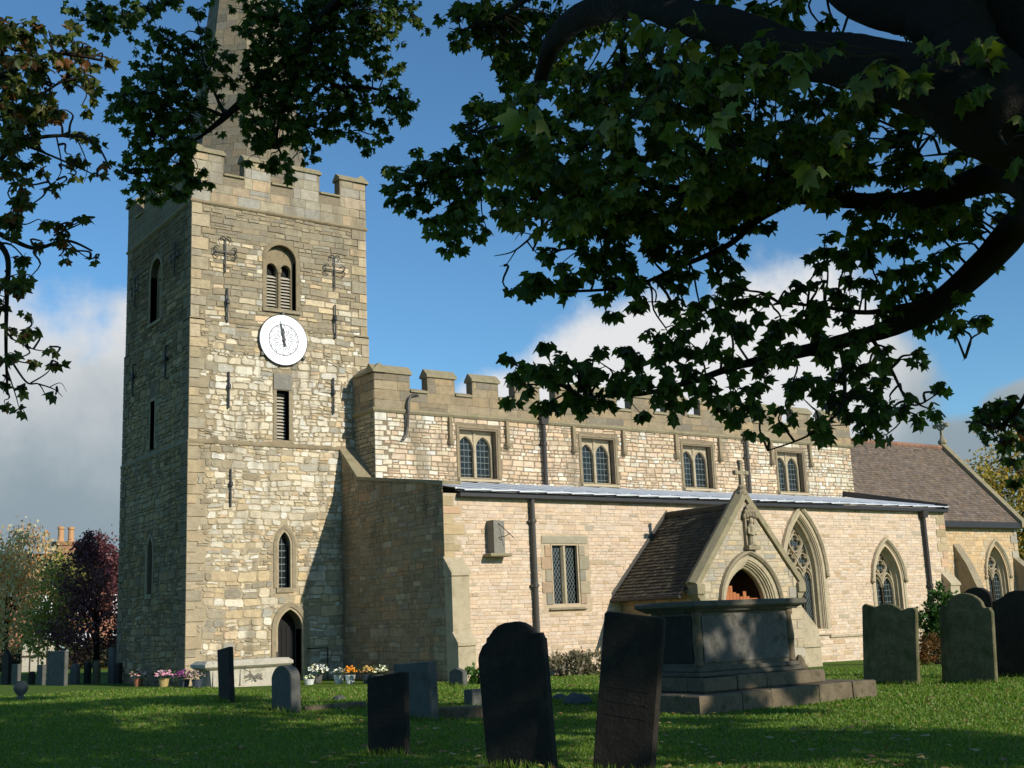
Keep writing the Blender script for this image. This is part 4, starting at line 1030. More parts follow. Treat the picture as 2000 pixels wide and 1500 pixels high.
# fallen leaves on the grass
b = MB()
for _ in range(650):
    p = CAM + Vector((math.sin(YAW+R.uniform(-.42, .42)), math.cos(YAW+R.uniform(-.42, .42)), 0))*(10+R.random()**1.4*14)
    if 1 < p.x < 5.8 and -18.8 < p.y < -16: continue
    z = gz(p.x, p.y)+.05; a = R.uniform(0, 6.28); s = R.uniform(.03, .075)
    q = [(math.cos(a+t)*s*r, math.sin(a+t)*s*r, R.uniform(-.01, .02)) for t, r in ((0,1.2), (1.1,.7), (2.2,.95), (3.1,.4), (4.1,.95), (5.2,.7))]
    b.add([Vector((p.x, p.y, z))+Vector(k) for k in q], [tuple(range(6))], jc(R.choice([(.26,.16,.05), (.30,.22,.07), (.18,.09,.03), (.34,.27,.10)]), .2))
tag(b.build('fallen_leaves', M['petal']), 'dry brown and yellow leaves scattered over the shaded grass', 'fallen leaves', kind='stuff')

# ------------------------------------------------------------------ headstones
BASES = []
def outline(kind, w, h):
    a = w/2
    if kind == 'round': return [(-a,-.3), (a,-.3), (a,h-a*.72)] + [(a*math.cos(t), h-a*.72+a*.72*math.sin(t)) for t in np.linspace(.15, math.pi-.15, 13)] + [(-a,h-a*.72)]
    if kind == 'square': return [(-a,-.3), (a,-.3), (a,h-.02), (a-.02,h), (-a+.02,h), (-a,h-.02)]
    if kind == 'slope': return [(-a,-.3), (a,-.3), (a,h), (a-.05,h+.01), (-a+.03,h-.05), (-a,h-.07)]
    if kind == 'point': return [(-a,-.3), (a,-.3), (a,h*.8), (a*.8,h*.86), (0,h), (-a*.8,h*.86), (-a,h*.8)]
    if kind == 'shoulder':                               # broken-shouldered round head
        return [(-a*.93,-.3), (a*1.02,-.3)] + [(a*x, h*y) for x, y in ((1,.865), (.95,.872), (.90,.91), (.74,.912), (.69,.93), (.56,.965), (.42,.988), (.22,1.0), (-.12,1.0), (-.30,.985), (-.46,.955), (-.60,.915), (-.69,.905), (-.71,.875), (-.83,.85), (-.95,.79), (-1.0,.755))]
    if kind == 'wavy': return [(-a,-.3), (a,-.3), (a,h-.07), (a*.92,h-.02), (a*.72,h-.03), (a*.5,h-.08), (a*.32,h-.03), (a*.15,h+.02), (-a*.05,h+.03), (-a*.3,h), (-a*.5,h-.06), (-a*.7,h-.03), (-a*.9,h-.01), (-a,h-.06)]
    if kind == 'arched':
        s = h*.86; return [(-a,-.3), (a,-.3), (a,s-.1), (a*.9,s-.02), (a*.72,s-.02)] + [(a*.66*math.cos(t), s+(h-s)*math.sin(t)) for t in np.linspace(.05, math.pi-.05, 11)] + [(-a*.72,s-.02), (-a*.9,s-.02), (-a,s-.1)]
    if kind == 'ogee': return [(-a,-.3), (a,-.3), (a,h*.86), (a*.85,h*.875), (a*.62,h*.92), (a*.42,h*.975), (a*.15,h), (-a*.15,h), (-a*.42,h*.975), (-a*.62,h*.92), (-a*.85,h*.875), (-a,h*.86)]
def headstone(label, kind, pl, pr, pb, pt, m, th=.11, rot=0., lean=0., tip=0., group='churchyard headstones', base=False):
    """pl, pr, pb, pt: where its left, right, foot and top are seen; it stands where that sight line meets the lawn"""
    p, d = hit((pl+pr)/2, pb); sc = FPX/d; vdir = math.atan2(p.x-CAM.x, p.y-CAM.y)
    phi = (math.pi/2-vdir) - math.radians(rot)           # between the face and the line of sight
    w = max(.3, ((pr-pl)/sc - th*abs(math.sin(phi)))/max(.3, math.cos(phi))); h = (pb-pt)/sc
    P = outline(kind, w, h); P = [(s+R.uniform(-.006, .006), z+R.uniform(-.005, .005)) for s, z in P]
    BASES.append((p.x, p.y, w, math.radians(rot)))
    e = thing('headstone', label, 'headstone', (p.x, p.y, gz(p.x, p.y)), math.radians(rot), group)
    e.rotation_euler = (math.radians(lean), math.radians(tip), math.radians(rot))
    b = MB(); n = len(P); cz = h*.45; k = 1-.022/max(w, .3)*1.6
    V = [(-th/2+.018, -s, z) for s, z in P] + [(th/2-.018, -s, z) for s, z in P] + [(-th/2, -s*k, cz+(z-cz)*(1-.014)) for s, z in P] + [(th/2, -s*k, cz+(z-cz)*(1-.014)) for s, z in P]
    F = []
    for i in range(n):
        j = (i+1) % n; F += [(i, n+i, n+j, j), (2*n+i, i, j, 2*n+j), (n+i, 3*n+i, 3*n+j, n+j)]
    F += [list(range(2*n, 3*n))[::-1], list(range(3*n, 4*n))]
    b.add(V, F); b.build('slab', M[m], e)
    c = MB()                                             # worn lines of lettering and a border, cut shallow in the west face
    if w > .55:
        zz = h*.78
        for _ in range(int(h*6)):
            L = w*R.uniform(.25, .36); c.box(-th/2-.003, -th/2+.004, -L, L, zz, zz+.018); zz -= h*.085
            if zz < h*.3: break
        c.build('inscription', M[m], e)
    return e
headstone('tall black headstone with broken rounded shoulders, nearest the camera left of the leaning slab', 'shoulder', 945, 1090, 1500, 1220, 'slate', .12, 19, -2.5)
headstone('tall plain square-topped slate slab leaning right, partly in front of the big chest tomb', 'square', 1156, 1280, 1512, 1204, 'slate', .10, 24, 8.5)
headstone('low dark square headstone with a sloping top in the shaded foreground left', 'slope', 717, 803, 1474, 1318, 'slate', .10, 20, 0)
headstone('square dark headstone with a lit grey edge behind the low sloping one', 'square', 772, 858, 1405, 1297, 'greystone', .16, 2, -3)
headstone('narrow dark slab leaning left in front of the white chest tomb', 'square', 427, 459, 1371, 1268, 'slate', .10, 0, -6)
headstone('rounded grey headstone right of the white chest tomb with one sunlit edge', 'round', 530, 588, 1387, 1300, 'greystone', .2, 5, -1)
headstone('little pointed headstone against the aisle buttress', 'point', 877, 914, 1340, 1306, 'greystone', .14, 5, 0)
headstone('small low block headstone on the grass beside the near black stone', 'square', 912, 944, 1378, 1346, 'greystone', .3, 0, 0)
headstone('wide brown mossy headstone with a wavy top beside the tomb steps', 'wavy', 1688, 1795, 1337, 1184, 'mossy', .10, 3, 5)
headstone('large greenish headstone with an arched shouldered top, second from the right edge', 'arched', 1842, 1946, 1335, 1161, 'mossy', .10, 3, 4)
headstone('dark ogee-topped headstone cut by the right edge of the photo', 'ogee', 1950, 2060, 1322, 1155, 'slate', .10, 3, 3)
headstone('dark round-topped headstone half hidden behind the arched mossy one', 'round', 1898, 1958, 1318, 1149, 'slate', .1, 3, -1)
G2 = 'old headstones in the shade left of the tower'
for lab, kd, pl, pr, pb, pt, m in (('pointed dark headstone at the far left edge of the photo', 'point', 2, 21, 1337, 1271, 'slate'),
    ('small square headstone beside the pointed one at the far left', 'square', 22, 40, 1338, 1298, 'greystone'),
    ('grey headstone left of the wide tall one', 'square', 71, 89, 1338, 1299, 'greystone'),
    ('widest tall grey headstone of the shaded row', 'square', 91, 131, 1339, 1273, 'greystone'),
    ('squat headstone right of the wide tall one', 'round', 136, 156, 1336, 1297, 'greystone'),
    ('dark square headstone in the middle of the shaded row', 'square', 163, 178, 1335, 1294, 'slate'),
    ('brownish headstone with rounded top in the shaded row', 'round', 180, 196, 1335, 1291, 'mossy'),
    ('pale headstone rising highest beside the tower', 'square', 210, 226, 1334, 1266, 'greystone'),
    ('dark headstone touching the tower corner', 'slope', 222, 238, 1335, 1296, 'slate'),
    ('tiny round headstone in the gap of the shaded row', 'round', 55, 68, 1337, 1312, 'slate')):
    headstone(lab, kd, pl, pr, pb, pt, m, .12, 8, 0, group=G2)
p, d = hit(40, 1366)
v = thing('grave_vase', 'round stone ball vase on the grass at the far left', 'vase', (p.x, p.y, gz(p.x, p.y)))
b = MB(); b.lathe((0,0,0), [(.10,0), (.10,.05), (.06,.08), (.13,.16), (.17,.25), (.15,.34), (.09,.40), (.10,.42)], 14); b.build('bowl', M['greystone'], v, True)

# kerbs of old graves
def kerb(label, pa, pb_, w=.18, h=.14):
    a, _ = hit(*pa); c, _ = hit(*pb_); d = (c-a); L = d.length; e = thing('grave_kerb', label, 'grave kerb', (a.x, a.y, gz(a.x, a.y)), math.atan2(d.y, d.x))
    b = MB(); x = 0
    while x < L:
        q = min(L, x+R.uniform(.5, .9)); b.box(x+.005, q-.005, -w/2, w/2, -.12, h+R.uniform(-.02, .01), bev=.015); x = q
    b.build('kerb_stone', M['tombbrown'], e)
kerb('low stone grave kerb running from the rounded grey headstone', (592, 1386), (712, 1379), .16, .08)
kerb('thick low ledger stone on the grass left of the black shouldered headstone', (858, 1404), (960, 1401), .35, .20)
for lab, px, py, s in (('rough lump of stone on the grass left of the leaning slab', 1128, 1374, .22), ('small broken stone beside the black headstone', 1092, 1364, .12), ('small flat stone on the lit grass by the kerb', 664, 1366, .12)):
    p, d = hit(px, py); e = thing('loose_stone', lab, 'stone', (p.x, p.y, gz(p.x, p.y)), R.uniform(0, 3))
    b = MB(); b.lathe((0,0,-.03), [(s*1.1,0), (s*1.25,s*.25), (s,s*.7), (s*.45,s*.95)], 9); o = b.build('boulder', M['greystone'], e)
    for q in o.data.vertices: q.co *= 1+.25*mnoise.noise(q.co*6+Vector((px, 0, 0)))

# ------------------------------------------------------------------ the big chest tomb
tb = thing('chest_tomb', 'large stone chest tomb on two steps in front of the porch, dappled with leaf shadow', 'tomb', (1.25, -18.6, 0))
def blocks(b, x0, x1, y0, y1, z0, z1, L=(.5,1.1), bev=.02, w=.4):
    """a step laid of separate worn blocks round its edge"""
    b.box(x0+.06, x1-.06, y0+.06, y1-.06, z0, z1-.012)
    for ax in (0, 1):
        a0, a1 = (x0, x1) if ax == 0 else (y0+w, y1-w); u = a0
        for side in (0, 1):
            u = a0
            while u < a1-.01:
                q = min(a1, u+R.uniform(*L)); q = a1 if a1-q < .25 else q; o = R.uniform(-.012, .012); t = R.uniform(-.015, .004)
                if ax == 0: yy = (y0+o, y0+w) if side == 0 else (y1-w, y1+o); b.box(u+.006, q-.006, yy[0], yy[1], z0, z1+t, bev=bev)
                else: xx = (x0+o, x0+w) if side == 0 else (x1-w, x1+o); b.box(xx[0], xx[1], u+.006, q-.006, z0, z1+t, bev=bev)
                u = q
b = MB(); blocks(b, 0, 4.25, 0, 2.4, -.25, .30); b.build('lower_step', M['tombbrown'], tb)
b = MB(); blocks(b, .5, 3.4, .38, 2.05, .30, .53); b.build('upper_step', M['tombbrown'], tb)
b = MB(); X0, X1, Y0, Y1 = .72, 3.03, .70, 1.78
b.box(X0-.10, X1+.10, Y0-.10, Y1+.10, .53, .60, bev=.015); b.box(X0-.05, X1+.05, Y0-.05, Y1+.05, .60, .68, bev=.02); b.build('plinth', M['tombstone'], tb)
b = MB(); b.box(X0+.03, X1-.03, Y0+.03, Y1-.03, .68, 1.58); b.build('chest', M['tombstone'], tb)
b = MB(); b.box(X0+.14, X1-.14, Y0+.012, Y0+.05, .74, 1.52, bev=.01); b.build('side_panel', M['tombpanel'], tb)
b = MB(); b.box(X0+.012, X0+.05, Y0+.14, Y1-.14, .74, 1.52, bev=.01); b.build('end_panel', M['slate'], tb)  # near-black colour stands in for shade on the west end
for x in (X0, X1):
    for y in (Y0, Y1):
        b = MB(); b.lathe((x+(.05 if x == X0 else -.05), y+(.05 if y == Y0 else -.05), .68), [(.075,0), (.085,.05), (.06,.12), (.075,.3), (.085,.45), (.06,.72), (.055,.78), (.085,.83), (.08,.9)], 12); b.build('baluster', M['tombbrown'], tb, True)
b = MB(); x0, x1, y0, y1 = X0-.18, X1+.2, Y0-.18, Y1+.24; V = []
for o, z in ((.13,1.58), (.10,1.61), (.04,1.64), (0,1.67), (0,1.725), (.03,1.755)): V += [(x0+o,y0+o,z), (x1-o,y0+o,z), (x1-o,y1-o,z), (x0+o,y1-o,z)]
b.add(V, [(3,2,1,0), (20,21,22,23)] + [(4*k+i, 4*k+(i+1) % 4, 4*k+4+(i+1) % 4, 4*k+4+i) for k in range(5) for i in range(4)]); b.build('ledger_slab', M['tombstone'], tb)
b = MB(); b.lathe((X1+.16, Y0+.05, .53), [(.12,0), (.14,.04), (.10,.10), (.09,.15), (.06,.2), (.03,.24)], 8); b.build('broken_moulding', M['tombbrown'], tb)

wt_ = thing('white_chest_tomb', 'pale white chest tomb with a broad lid at the foot of the sunlit tower', 'tomb', (-.42, -2.45, .12))
b = MB(); b.box(.02, 2.35, .02, .95, -.2, .10, bev=.02); b.build('plinth', M['palestone'], wt_)
b = MB(); b.add([(.22,.14,.10), (2.15,.14,.10), (2.15,.84,.10), (.22,.84,.10), (.16,.10,.52), (2.21,.10,.52), (2.21,.88,.52), (.16,.88,.52)], [(0,1,5,4), (1,2,6,5), (2,3,7,6), (3,0,4,7), (4,5,6,7)])
b.build('chest', M['palestone'], wt_)
for x in (.24, .98, 2.04): b = MB(); b.box(x, x+.09, .075, .14, .10, .52, bev=.01); b.build('pilaster', M['palestone'], wt_)
b = MB()
for k in range(34): x, z = R.gauss(1.34, .15), R.gauss(.32, .09); b.tube([(1.34, .105, .32), ((x+1.34)/2+R.uniform(-.03,.03), .10, (z+.32)/2+R.uniform(-.03,.03)), (x, .10, z)], [.004,.008,.014], 4)
b.build('carved_spray', M['dialstone'], wt_)
b = MB(); V = []
for o, z in ((.14,.52), (.05,.57), (0,.61), (0,.68), (.10,.76)): V += [(-.02+o,-.03+o,z), (2.42-o,-.03+o,z), (2.42-o,1.0-o,z), (-.02+o,1.0-o,z)]
b.add(V, [(3,2,1,0), (16,17,18,19)] + [(4*k+i, 4*k+(i+1) % 4, 4*k+4+(i+1) % 4, 4*k+4+i) for k in range(4) for i in range(4)]); b.build('lid', M['palestone'], wt_)

grass()

# ------------------------------------------------------------------ flowers in pots
def flowers(label, x, y, pot, cols, r=.22, h=.26, ph=.22, pr=.14, n=60, dark=(.05,.09,.03)):
    e = thing('flower_pot', label, 'flowers', (x, y, gz(x, y)), 0, 'pots of flowers along the church')
    b = MB(); b.lathe((0,0,0), [(pr*.75,0), (pr,ph*.9), (pr*1.08,ph*.92), (pr*1.08,ph), (pr*.9,ph)], 12); b.build('pot', pot, e)
    b = MB(); f = MB()
    for k in range(n):
        t, q = R.uniform(0, 6.28), r*math.sqrt(R.random()); z = ph+h*R.uniform(.45, 1)*(1-.5*(q/r)**2); s = R.uniform(.022, .045); c = Vector((q*math.cos(t), q*math.sin(t), z))
        up = Vector((R.uniform(-.6,.6), R.uniform(-1,.1), R.uniform(.2,1))).normalized(); a = up.orthogonal().normalized(); w = up.cross(a)
        ring = [c+(a*math.cos(i*1.047)+w*math.sin(i*1.047))*s*(1 if i % 2 else .7) for i in range(6)]
        b.add(ring+[c+up*s*.4], [(i, (i+1) % 6, 6) for i in range(6)], jc(R.choice(cols), .15))
    for k in range(int(n*1.2)):
        t, q = R.uniform(0, 6.28), r*1.05*math.sqrt(R.random()); c = Vector((q*math.cos(t), q*math.sin(t), ph+h*R.uniform(0, .75))); d = Vector((R.uniform(-1,1), R.uniform(-1,1), R.uniform(-.2,1))).normalized()*R.uniform(.05,.1); w = d.cross(Vector((R.random(), R.random(), R.random()))).normalized()*.018
        f.add([c, c+d*.5+w, c+d, c+d*.5-w], [(0,1,2,3)], jc(dark, .35))
    b.build('blooms', M['petal'], e); f.build('foliage', M['leaf2'], e)
TERRA = simple('terracotta', (.30,.12,.06), .8); STP = M['greystone']; WHP = simple('white_planter', (.62,.62,.60), .5); DKP = simple('dark_planter', (.05,.06,.08), .4); YEP = simple('ochre_pot', (.40,.30,.12), .7)
def at_x(px, py, x):
    d = FW + RT*((px-1000)/FPX) - UPV*((py-750)/FPX); t = (x-CAM.x)/d.x; return CAM+d*t
def at_y(px, py, y):
    d = FW + RT*((px-1000)/FPX) - UPV*((py-750)/FPX); t = (y-CAM.y)/d.y; return CAM+d*t
for lab, q, pot, cols, kw in (
    ('terracotta pot of small pink and white flowers against the dark west side of the tower', at_x(270,1335,-.55), TERRA, [(.75,.45,.45), (.8,.7,.62), (.7,.3,.3)], dict(r=.26, n=50)),
    ('ochre pot of bright pink flowers against the dark west side of the tower', at_x(320,1335,-.55), YEP, [(.85,.42,.55), (.85,.6,.68), (.78,.3,.48)], dict(r=.27, n=70)),
    ('dark pot of purple flowers at the tower corner', at_x(360,1335,-.6), DKP, [(.30,.06,.22), (.38,.10,.30), (.22,.04,.14)], dict(r=.28, n=60)),
    ('dark pot of faded pinkish flowers beside the white chest tomb', at_x(385,1335,-.5), DKP, [(.50,.30,.30), (.45,.35,.33)], dict(r=.24, n=45)),
    ('big bunch of white flowers beside the tower doorway', at_y(620,1335,-2.4), STP, [(.85,.85,.82), (.8,.82,.9), (.85,.82,.6)], dict(r=.30, h=.34, n=90)),
    ('small pale posy at the foot of the white flowers', at_y(604,1340,-3.0), WHP, [(.8,.8,.7), (.7,.72,.45)], dict(r=.14, h=.12, ph=.14, n=25)),
    ('white planter of small white flowers below the aisle wall', at_y(662,1336,-3.4), WHP, [(.82,.82,.78), (.6,.62,.6)], dict(r=.22, h=.2, n=50)),
    ('pot of glowing orange flowers below the aisle wall', at_y(684,1336,-3.9), WHP, [(.95,.33,.02), (.95,.42,.04), (.85,.25,.02)], dict(r=.18, h=.24, n=60)),
    ('dark pot of bronze flowers right of the orange ones', at_y(718,1337,-4.5), DKP, [(.6,.36,.12), (.55,.28,.1), (.65,.45,.15)], dict(r=.2, n=45)),
    ('pale yellow flowers furthest right along the aisle wall', at_y(742,1337,-5.0), STP, [(.85,.8,.45), (.85,.84,.65)], dict(r=.2, n=45))):
    flowers(lab, q.x, q.y, pot, cols, **kw)

# ------------------------------------------------------------------ leafy things
LOB = np.array([(0,0)] + [(r*math.sin(math.radians(a)), r*math.cos(math.radians(a))) for a, r in ((-150,.28), (-112,.54), (-84,.46), (-52,.86), (-24,.62), (0,1.05), (24,.62), (52,.86), (84,.46), (112,.54), (150,.28))])
LOBT = np.array([(0, i, i+1) for i in range(1, 11)])
DIA = np.array([(0,0), (-.32,.5), (0,1.), (.32,.5)]); DIAT = np.array([(0,2,1), (0,3,2)])
def leaves(name, P, tip, nrm, size, col, m, parent=None, shape='lobed', curl=.36):
    T2, TT = (LOB, LOBT) if shape == 'lobed' else (DIA, DIAT)
    tip = tip/np.linalg.norm(tip, axis=1, keepdims=True); x = np.cross(tip, nrm); x /= np.linalg.norm(x, axis=1, keepdims=True)+1e-9; n = np.cross(x, tip)
    u, v = T2[:,0], T2[:,1]; zz = -curl*(u*u*1.4+v*v*.6) - .25*np.abs(u)
    cr = NR.uniform(.4, 1.8, len(P))[:,None]
    V = P[:,None,:] + (x[:,None,:]*u[None,:,None] + tip[:,None,:]*v[None,:,None] + n[:,None,:]*(zz[None,:]*cr)[:,:,None])*size[:,None,None]
    k = len(T2); F = (TT[None] + (np.arange(len(P))*k)[:,None,None]).reshape(-1, 3)
    return trimesh(name, V.reshape(-1, 3), F, np.repeat(col, len(TT), 0), m, parent)
def unit(n): v = NR.normal(0, 1, (n, 3)); return v/np.linalg.norm(v, axis=1, keepdims=True)
def pick(cols, n, var=.25):
    c = np.array(cols)[NR.integers(0, len(cols), n)]; return c*NR.uniform(1-var, 1+var, (n, 1))
def clumped(c, r, n, k=26, spread=.32, shell=.5):
    """points in leaf clumps spread through an ellipsoid"""
    q = unit(k)*np.power(NR.uniform(shell**3, 1, (k, 1)), 1/3); cc = np.array(c)+q*np.array(r)
    i = NR.integers(0, k, n); return cc[i]+NR.normal(0, 1, (n, 3))*np.array(r)*spread*.55
def far_tree(name, label, base, crowns, cols, size, n, trunk, droop=0., k=30, group=None, cat='tree'):
    e = thing(name, label, cat, base, 0, group)
    b = MB(); top = np.array(crowns[0][0])-np.array(base); b.tube([(0,0,-.2), (top[0]*.3, top[1]*.3, top[2]*.4), (top[0]*.8, top[1]*.8, top[2]*.95)], [trunk, trunk*.75, trunk*.3], 8)
    for j in range(9):
        c, r = crowns[j % len(crowns)][:2]; s = Vector(top)*R.uniform(.25, .7); t = Vector(np.array(c)-np.array(base))+Vector([R.uniform(-.8,.8)*q for q in r])
        b.tube([s, (s+t)/2+Vector((0,0,.2)), t], [trunk*.35, trunk*.2, trunk*.06], 5)
    b.build('trunk', M['bark'], e)
    P = np.concatenate([clumped(c, r, int(n*w), k) for c, r, w in crowns])-np.array(base); m_ = len(P)
    tip = unit(m_); tip[:,2] -= droop; nr = unit(m_); nr[:,2] += .5
    leaves('crown', P, tip, nr, size*NR.uniform(.6, 1.3, m_), pick(cols, m_), M['leaf2'], e, 'dia')
def W3(px, py, d): p = at(px, py, d); return (p.x, p.y, p.z)
def foot(px, d): p = at(px, 1240, d); return (p.x, p.y, 0.)
GT = 'garden trees behind the churchyard'
far_tree('birch_tree', 'loose pale birch with orange autumn tints at the far left', foot(12, 54), [(W3(15,1130,54), (2.2,2.2,2.4), .5), (W3(60,1090,54), (1.3,1.3,1.5), .25), (W3(20,1200,54), (2.0,2.0,1.8), .25)], [(.62,.50,.32), (.55,.49,.30), (.68,.40,.20), (.66,.27,.10), (.48,.45,.29)], .15, 8500, .14, 1.2, 60, GT)
far_tree('garden_tree', 'yellow-green bushy tree between the birch and the purple tree', foot(112, 52), [(W3(115,1170,52), (1.1,1.4,2.0), .6), (W3(105,1220,52), (1.3,1.4,1.3), .4)], [(.33,.32,.09), (.42,.39,.12), (.22,.25,.065), (.48,.40,.13)], .15, 7000, .12, .3, 30, GT)
far_tree('purple_tree', 'dark purple-leaved tree beside the tower', foot(190, 50), [(W3(190,1130,50), (1.5,1.6,1.7), .45), (W3(180,1215,50), (1.7,1.8,1.6), .4), (W3(175,1075,50), (.6,.6,.7), .15)], [(.13,.045,.065), (.17,.055,.075), (.09,.036,.046), (.22,.085,.09)], .14, 11000, .16, .3, 40, GT)
far_tree('autumn_tree', 'golden autumn tree rising behind the chancel gable', foot(1990, 84), [(W3(1960,990,84), (4.0,4.2,3.6), .6), (W3(2040,960,84), (4.5,4.5,4.5), .4)], [(.44,.30,.05), (.36,.28,.05), (.48,.26,.05), (.22,.20,.05)], .30, 12000, .35, .3, 60, GT)
def shrub(name, label, base, crowns, cols, size, n, cat='shrub', up=.4, k=16):
    e = thing(name, label, cat, base)
    b = MB()
    for j in range(7): c, r, w = crowns[j % len(crowns)]; t = Vector(np.array(c)-np.array(base))+Vector([R.uniform(-.6,.6)*q for q in r]); b.tube([(0,0,-.05), t*.5+Vector((0,0,.1)), t], [.03,.02,.008], 4)
    b.build('stems', M['twig'], e)
    P = np.concatenate([clumped(c, r, int(n*w), k) for c, r, w in crowns])-np.array(base); m_ = len(P); P[:,2] = np.maximum(P[:,2], .01)
    tip = unit(m_); tip[:,2] += up; leaves('foliage', P, tip, unit(m_)+np.array([0,0,.4]), size*NR.uniform(.6, 1.3, m_), pick(cols, m_), M['leaf2'], e, 'dia')
p, d = hit(1828, 1296); z = gz(p.x, p.y)
shrub('evergreen_shrub', 'bright green upright evergreen shrub between the mossy headstones', (p.x, p.y, z), [(W3(1838,1180,d), (.38,.4,.5), .35), (W3(1815,1220,d), (.4,.45,.5), .35), (W3(1838,1245,d), (.5,.5,.55), .3)], [(.045,.12,.025), (.07,.16,.03), (.03,.07,.02)], .10, 3800)
p, d = hit(1822, 1296)
shrub('red_shrub', 'low rust-red shrub at the foot of the evergreen', (p.x-.5, p.y-.6, gz(p.x, p.y)), [(W3(1822,1268,d-.8), (.5,.5,.38), .7), (W3(1803,1280,d-.8), (.35,.35,.25), .3)], [(.20,.06,.02), (.14,.07,.02), (.09,.07,.02)], .08, 1500)
for px, w in ((1098, .55), (1128, .5), (1160, .5)):
    p = at_y(px, 1330, -6.55); z = gz(p.x, p.y)
    shrub('dry_lavender', {1098: 'dry grey bush against the aisle wall nearest the black headstone', 1128: 'dry grey bush against the aisle wall, middle one', 1160: 'dry grey bush against the aisle wall beside the leaning slab'}[px], (p.x, p.y, z), [((p.x, p.y, z+.3), (w, .35, .32), 1.)], [(.16,.15,.10), (.22,.19,.14), (.10,.10,.06), (.28,.24,.19)], .09, 800, up=.9)
p, d = hit(935, 1336)
shrub('green_tuft', 'tuft of bright green weeds by the aisle buttress', (p.x, p.y, gz(p.x, p.y)), [((p.x, p.y, .25), (.3,.3,.25), 1.)], [(.07,.15,.03), (.05,.11,.02)], .12, 350, up=1.2)
# hedge, wall and houses beyond
p0, p1 = at(-160, 1240, 66), at(260, 1240, 64)
hd = thing('hedge', 'dark clipped hedge behind the shaded headstones', 'hedge', (p0.x, p0.y, 0))
n = 9000; t = NR.random(n); A0 = np.array([0,0,0.]); A1 = np.array([p1.x-p0.x, p1.y-p0.y, 0]); P = A0+(A1-A0)*t[:,None]; P += NR.normal(0, .35, (n,3))*np.array([1,1,0]); P[:,2] = NR.uniform(0, 1.5, n)*(1+.15*np.sin(t*40))
b = MB(); b.tube([tuple(A0+(A1-A0)*k/30+np.array([0,0,.6])) for k in range(31)], .5, 8, wob=.3); b.build('stems', M['twig'], hd)
leaves('foliage', P, unit(n), unit(n)+np.array([0,0,.4]), .22*NR.uniform(.6,1.3,n), pick([(.03,.05,.015), (.05,.07,.02), (.10,.06,.03)], n), M['leaf2'], hd, 'dia')
hs = thing('brick_house', 'red brick house with a tall twin-pot chimney behind the garden trees', 'house', (5.0, 42.0, 0), math.radians(12))
b = MB(); b.box(0, 9, 0, 7, -.2, 4.6); b.build('wall', M['brick'], hs)
b = MB(); b.add([(-.2,-.2,4.6), (9.2,-.2,4.6), (9.2,3.5,7.0), (-.2,3.5,7.0), (9.2,7.2,4.6), (-.2,7.2,4.6)], [(0,1,2,3), (3,2,4,5)]); rf = b.build('roof', M['tile'], hs)
b = MB(); b.add([(0,0,4.6), (0,7,4.6), (0,3.5,6.9)], [(0,2,1)]); b.add([(9,0,4.6), (9,7,4.6), (9,3.5,6.9)], [(0,1,2)]); b.build('gable', M['brick'], hs)
cpos = at(129, 1080, 76) - Vector((5.0, 42.0, 0)); cpos.rotate(Matrix.Rotation(-math.radians(12), 3, 'Z'))
b = MB(); cx, cy = cpos.x, cpos.y; zt = at(129, 1058, 76).z
b.box(cx-.72, cx+.72, cy-.4, cy+.4, 3.0, zt-.25); b.box(cx-.82, cx+.82, cy-.5, cy+.5, zt-.25, zt); chm = b.build('chimney', M['brick'], hs)
for o in (-.38, .3):
    b = MB(); b.lathe((cx+o, cy, zt), [(.22,0), (.19,.2), (.17,.75), (.22,.8), (.22,.92), (.15,.95)], 10); b.build('chimney_pot', simple('buff_pot', (.48,.26,.12), .8), chm)
for x in (1.5, 4.0, 6.5):
    for z in (1.0, 3.2): b = MB(); b.box(x, x+1.1, -.03, .05, z, z+1.1); b.build('window', M['white'], hs)
g0 = at(40, 1300, 60); gb = thing('timber_outbuilding', 'small timber-framed outbuilding with a pale green roof seen under the garden trees', 'outbuilding', (g0.x, g0.y, 0), math.radians(-18))
b = MB(); b.add([(0,0,-.2), (2.0,0,-.2), (2.0,0,1.1), (.65,0,2.1), (0,0,1.6), (0,3,-.2), (2.0,3,-.2), (2.0,3,1.1), (.65,3,2.1), (0,3,1.6)], [(0,1,2,3,4), (1,6,7,2), (5,0,4,9), (6,5,9,8,7)]); b.build('wall', M['palestone'], gb)
b = MB()
for x in (0, .4, .8, 1.2, 1.6, 1.95): b.box(x, x+.06, -.03, 0, -.1, min(1.6+.77*x, 2.1-.74*(x-.65)) if x > 0 else 1.6)
b.box(0, 2.0, -.035, -.001, .85, .93); b.build('timber_frame', M['darkwood'], gb)
b = MB(); b.add([(2.15,-.15,1.05), (2.15,3.1,1.05), (.65,3.1,2.2), (.65,-.15,2.2), (-.1,-.15,1.55), (-.1,3.1,1.55)], [(0,1,2,3), (3,2,5,4)]); b.build('roof', simple('pale_green_roof', (.45,.58,.52), .4), gb)

